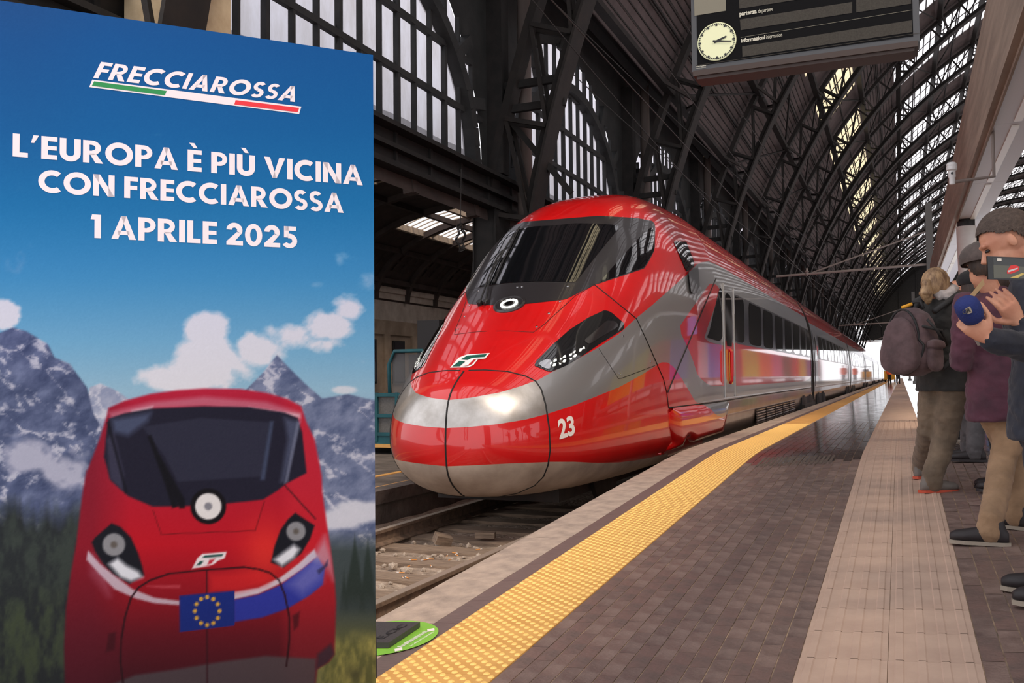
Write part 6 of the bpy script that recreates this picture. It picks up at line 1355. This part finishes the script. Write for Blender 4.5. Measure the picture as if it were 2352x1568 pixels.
# --- person in a tan jacket
b4 = G_(2312, 1128); f4 = unit(V(-0.9, 0.3, 0)); D4 = float((b4-CAM) @ _fw); ch = atdepth(2290, 742, D4); hnd = atdepth(2216, 750, D4-0.35)
def hair4(t, c, f, up): shell(t, 'hair', 'hair_brown', c, f, up, (0.11, 0.088, 0.115), lambda a, b, z: a < 0.3 and z > -0.6 or z > 0.4)
person('person in a tan jacket holding out a hand behind the blue microphone', b4, f4, 1.60, 'tan', 'black_cloth', 'shoe_dark', 'shoe_dark', dict(chest=ch, pelvis=atdepth(2298, 880, D4), head=atdepth(2285, 640, D4), feet=(b4+V(0, 0.1, 0), b4+V(0, -0.1, 0)), elbows=(atdepth(2246, 808, D4-0.25), ch+V(0.05, 0.2, -0.24)), wrists=(atdepth(2226, 770, D4-0.33), ch+V(-0.15, 0.15, -0.2)), hand_dirs=(hnd-atdepth(2226, 770, D4-0.33), V(-1, 0, 0)), palms=(V(0.6, 0.5, 0), V(0, -1, 0)), curl=[0.8, 0.5]), hair4, seed=15)
# --- dark figure farther back
b5 = G_(2206, 1012); D5 = float((b5-CAM) @ _fw)
person('person in plain black clothes standing past the backpack wearer', b5, (-0.7, 0.7), 1.70, 'black_cloth', 'black_cloth', 'shoe_dark', 'sole_white', dict(feet=(b5+V(-0.05, 0.1, 0), b5+V(0, -0.1, 0)), toes=(V(-1, 0.1, 0), V(-1, 0.1, 0))), hair4, seed=18)
# --- man in navy with phone and microphone
D6 = 3.95; f6 = unit(V(-0.95, 0.30, 0)); r6 = np.cross(f6, V(0, 0, 1)); c6 = atdepth(2408, 760, D6); b6 = V(c6[0], c6[1], pz(c6[0], c6[1]))
def hair6(t, c, f, up): shell(t, 'hair', 'hair_short', c+unit(up)*0.026-unit(f)*0.014, f, up, (0.115, 0.093, 0.115), lambda a, b, z: z > np.interp(a, [-1, -0.4, -0.15, 0.25, 0.5, 1], [-0.6, -0.5, 0.0, 0.10, 0.42, 0.52]), disp=0.004, n=72, m=56)
hd_ = atdepth(2311, 556, D6-0.05); ch = atdepth(2388, 735, D6); pel = V(ch[0]+0.03, ch[1], ch[2]-0.42)
ph_w = atdepth(2340, 742, 3.62); ph_k = atdepth(2296, 672, 3.58); mc_w = atdepth(2272, 778, 3.5); mc_k = atdepth(2240, 752, 3.5)
navy = person('short-haired person in a navy jacket looking down, holding up a phone and a blue microphone', b6, f6, 1.76, 'navy', 'navy', 'shoe_dark', 'sole_white', dict(head=hd_, look=unit(V(-0.86, 0.02, -0.50)), up=unit(V(-0.45, 0, 0.9)), chest=ch, pelvis=pel, feet=(b6+V(0.02, -0.12, 0), b6+V(0.0, 0.12, 0)), toes=(V(-1, 0, 0), V(-1, 0.2, 0)), elbows=(atdepth(2420, 812, 3.62), atdepth(2420, 850, 3.80)), wrists=(mc_w, ph_w), hand_dirs=(mc_k-mc_w, ph_k-ph_w), palms=(V(-0.25, 0.8, 0.4), V(-0.35, 0.9, 0.1)), curl=[1.0, 0.42], thumb={1: 1, -1: -1}, hs=1.06, bv=0.005), hair6, seed=22, voxel=0.010)
m = MB(); limb(m, [hd_+V(0.05, 0.05, -0.14), hd_+V(0.12, 0.02, -0.155), hd_+V(0.17, -0.06, -0.16), hd_+V(0.10, -0.11, -0.16), hd_+V(0.03, -0.07, -0.15)], [0.03, 0.035, 0.036, 0.034, 0.028]); fuse(m, 'collar', 'black_cloth', navy, 0.01, 0.004, 4)
# phone
def pxquad(pts, d): return [atdepth(x, y, d) for x, y in pts]
Q_ = pxquad([(2268, 588), (2372, 592), (2372, 643), (2270, 641)], 3.56); n_ = unit(np.cross(Q_[1]-Q_[0], Q_[3]-Q_[0])); n_ = n_ if n_ @ (CAM-Q_[0]) > 0 else -n_
ph = thing('phone', 'smartphone held sideways, its screen showing the red train', 'phone', tuple(np.mean(Q_, 0))); pinv2 = Matrix.Translation(-ph.location)
def phq(name, pts, mat, off, thick=0.0):
    P_ = [p+n_*off for p in pts]; m = MB(); k = len(P_)
    if thick: B2 = [p-n_*thick for p in P_]; m.add(P_+B2, [tuple(range(k)), tuple(range(2*k-1, k-1, -1))]+[(i, k+i, k+(i+1) % k, (i+1) % k) for i in range(k)])
    else: m.add(P_, [tuple(range(k))])
    o = m.build(name, mat); o.parent = ph; o.matrix_parent_inverse = pinv2
    if not thick and Vector(n_).dot(o.data.polygons[0].normal) < 0: o.data.flip_normals()
    if thick:
        bm = bmesh.new(); bm.from_mesh(o.data); bmesh.ops.recalc_face_normals(bm, faces=bm.faces); bm.to_mesh(o.data); bm.free()
    return o
phq('case', Q_, 'phone_black', 0, 0.009)
def lerp(a, b, q=Q_): return q[0]*(1-a)*(1-b)+q[1]*a*(1-b)+q[2]*a*b+q[3]*(1-a)*b
for nm, c, al in (('screen', (84, 84, 74), [(0.12, 0.06), (0.99, 0.06), (0.99, 0.94), (0.12, 0.94)]), ('screen_picture', (52, 54, 54), [(0.12, 0.06), (0.99, 0.06), (0.99, 0.42), (0.12, 0.36)]), ('screen_picture', (204, 36, 34), [(0.42, 0.62), (0.50, 0.38), (0.60, 0.34), (0.70, 0.42), (0.68, 0.60), (0.52, 0.74), (0.42, 0.74)]), ('screen_picture', (190, 190, 190), [(0.44, 0.60), (0.66, 0.46), (0.66, 0.52), (0.45, 0.68)]), ('screen_picture', (196, 170, 90), [(0.48, 0.92), (0.75, 0.70), (0.82, 0.72), (0.66, 0.92)]), ('screen_picture', (206, 200, 190), [(0.20, 0.08), (0.30, 0.08), (0.30, 0.2), (0.2, 0.2)])):
    mn = 'scr_%d_%d_%d' % c; 
    if mn not in MATS: M(mn, lin(*c), 0.3, emit=0.15)
    phq(nm, [lerp(*q) for q in al], mn, 0.0006+0.0004*len(ph.children))
# microphone with printed faces and the sheet behind it
mc = atdepth(2226, 712, 3.48); mic = thing('microphone', 'dark blue foam microphone windshield with a printed white square', 'microphone', tuple(mc)); axm = unit(atdepth(2214, 690, 3.46)-atdepth(2243, 748, 3.5)); m = MB(); sd1 = unit(np.cross(axm, ray(2226, 712))); sd2 = np.cross(sd1, axm)
rings = [(mc+axm*t, sd1*w_, sd2*w_) for t, w_ in ((-0.052, 0.026), (-0.045, 0.036), (-0.02, 0.044), (0.015, 0.046), (0.035, 0.042), (0.048, 0.030), (0.053, 0.012))]; loft(m, rings, 20); o = m.build('foam', 'mic_blue', None, smooth=True); o.parent = mic; o.matrix_parent_inverse = Matrix.Translation(-mic.location)
m = MB(); m.pipe([mc-axm*0.05, mc-axm*0.17], 0.014, 10); o = m.build('handle', 'strap'); o.parent = mic; o.matrix_parent_inverse = Matrix.Translation(-mic.location)
vw = unit(CAM-mc); sq = [(2217, 709), (2228, 703), (2234, 717), (2223, 722)]; P_ = [atdepth(x, y, 3.48-0.05) for x, y in sq]; m = MB(); m.add(P_, [(0, 1, 2, 3)]); o = m.build('printed_square', 'sole_white'); o.parent = mic; o.matrix_parent_inverse = Matrix.Translation(-mic.location)
vs, fs = text2d('R', 0.02); vs = vs/vs.max(0); m = MB(); A0, B0, D0 = atdepth(2222, 719, 3.427), atdepth(2231, 715, 3.427), atdepth(2219, 710, 3.427); m.add([A0+(B0-A0)*a+(D0-A0)*b for a, b in vs], fs); o = m.build('mic_lettering', 'strap'); o.parent = mic; o.matrix_parent_inverse = Matrix.Translation(-mic.location)
vs, fs = text2d('G', 0.02); vs = vs/vs.max(0); m = MB(); A0, B0, D0 = atdepth(2212, 722, 3.43), atdepth(2221, 719, 3.43), atdepth(2209, 713, 3.43); m.add([A0+(B0-A0)*a+(D0-A0)*b for a, b in vs], fs); o = m.build('mic_lettering', 'greytrouser'); o.parent = mic; o.matrix_parent_inverse = Matrix.Translation(-mic.location)
M('sheet', lin(150, 142, 138), 0.8); P_ = pxquad([(2207, 722), (2222, 735), (2278, 788), (2246, 794)], 3.62); n2 = unit(np.cross(P_[1]-P_[0], P_[2]-P_[0])); m = MB(); m.add(P_+[p+n2*0.002 for p in P_], [(0, 1, 2, 3), (7, 6, 5, 4), (0, 4, 5, 1), (1, 5, 6, 2), (2, 6, 7, 3), (3, 7, 4, 0)]); tag(m.build('paper_sheet', 'sheet'), 'grey paper sheet held in the same hand as the blue microphone', 'paper')
M('card', lin(176, 146, 108), 0.8); P_ = pxquad([(2224, 682), (2232, 688), (2262, 652), (2258, 640)], 4.9); m = MB(); n2 = unit(CAM-P_[0]); m.add(P_+[p+n2*0.004 for p in P_], [(0, 1, 2, 3), (7, 6, 5, 4), (0, 4, 5, 1), (1, 5, 6, 2), (2, 6, 7, 3), (3, 7, 4, 0)]); tag(m.build('card_strip', 'card'), 'tan strip of card sticking up between the black hat and the raised hand', 'card')
# --- two workers in orange far down the platform, and a yellow truck
for (x, y, lab) in ((2043, 881, 'worker in an orange vest beside the distant yellow truck'), (2063, 881, 'worker in an orange vest walking along the ribbed guide strip far away')):
    b7 = G_(x, y); person(lab, b7, (0.2, -1), 1.76, 'orange_cloth', 'black_cloth', 'shoe_dark', 'shoe_dark', {}, hair4, seed=30, voxel=0.03)
M('truck_yellow', lin(232, 170, 40), 0.4); g = G_(2046, 877); t = thing('platform_truck', 'small yellow platform truck standing far down the platform', 'truck', (g[0], g[1], pz(g[0], g[1])))
for nm, b_, mt in (('body', (-0.7, 0.5, -0.5, 1.5, 0.3, 1.3), 'truck_yellow'), ('roof', (-0.7, 0.5, -0.3, 1.0, 1.9, 2.0), 'soffit'), ('seat', (-0.4, 0.3, 0.3, 0.8, 1.3, 1.6), 'strap')): m = MB(); m.box(*b_); m.build(nm, mt, t)
for x in (-0.65, 0.42): m = MB(); m.box(x, x+0.06, -0.3, -0.24, 1.3, 1.9); m.build('roof_post', 'strap', t)
for x in (-0.6, 0.45):
    for y in (-0.2, 1.2): m = MB(); m.lathe([(0.3, -0.08), (0.3, 0.08)], (x, y, 0.3), 14, (1, 0, 0)); m.build('wheel', 'rubber', t)
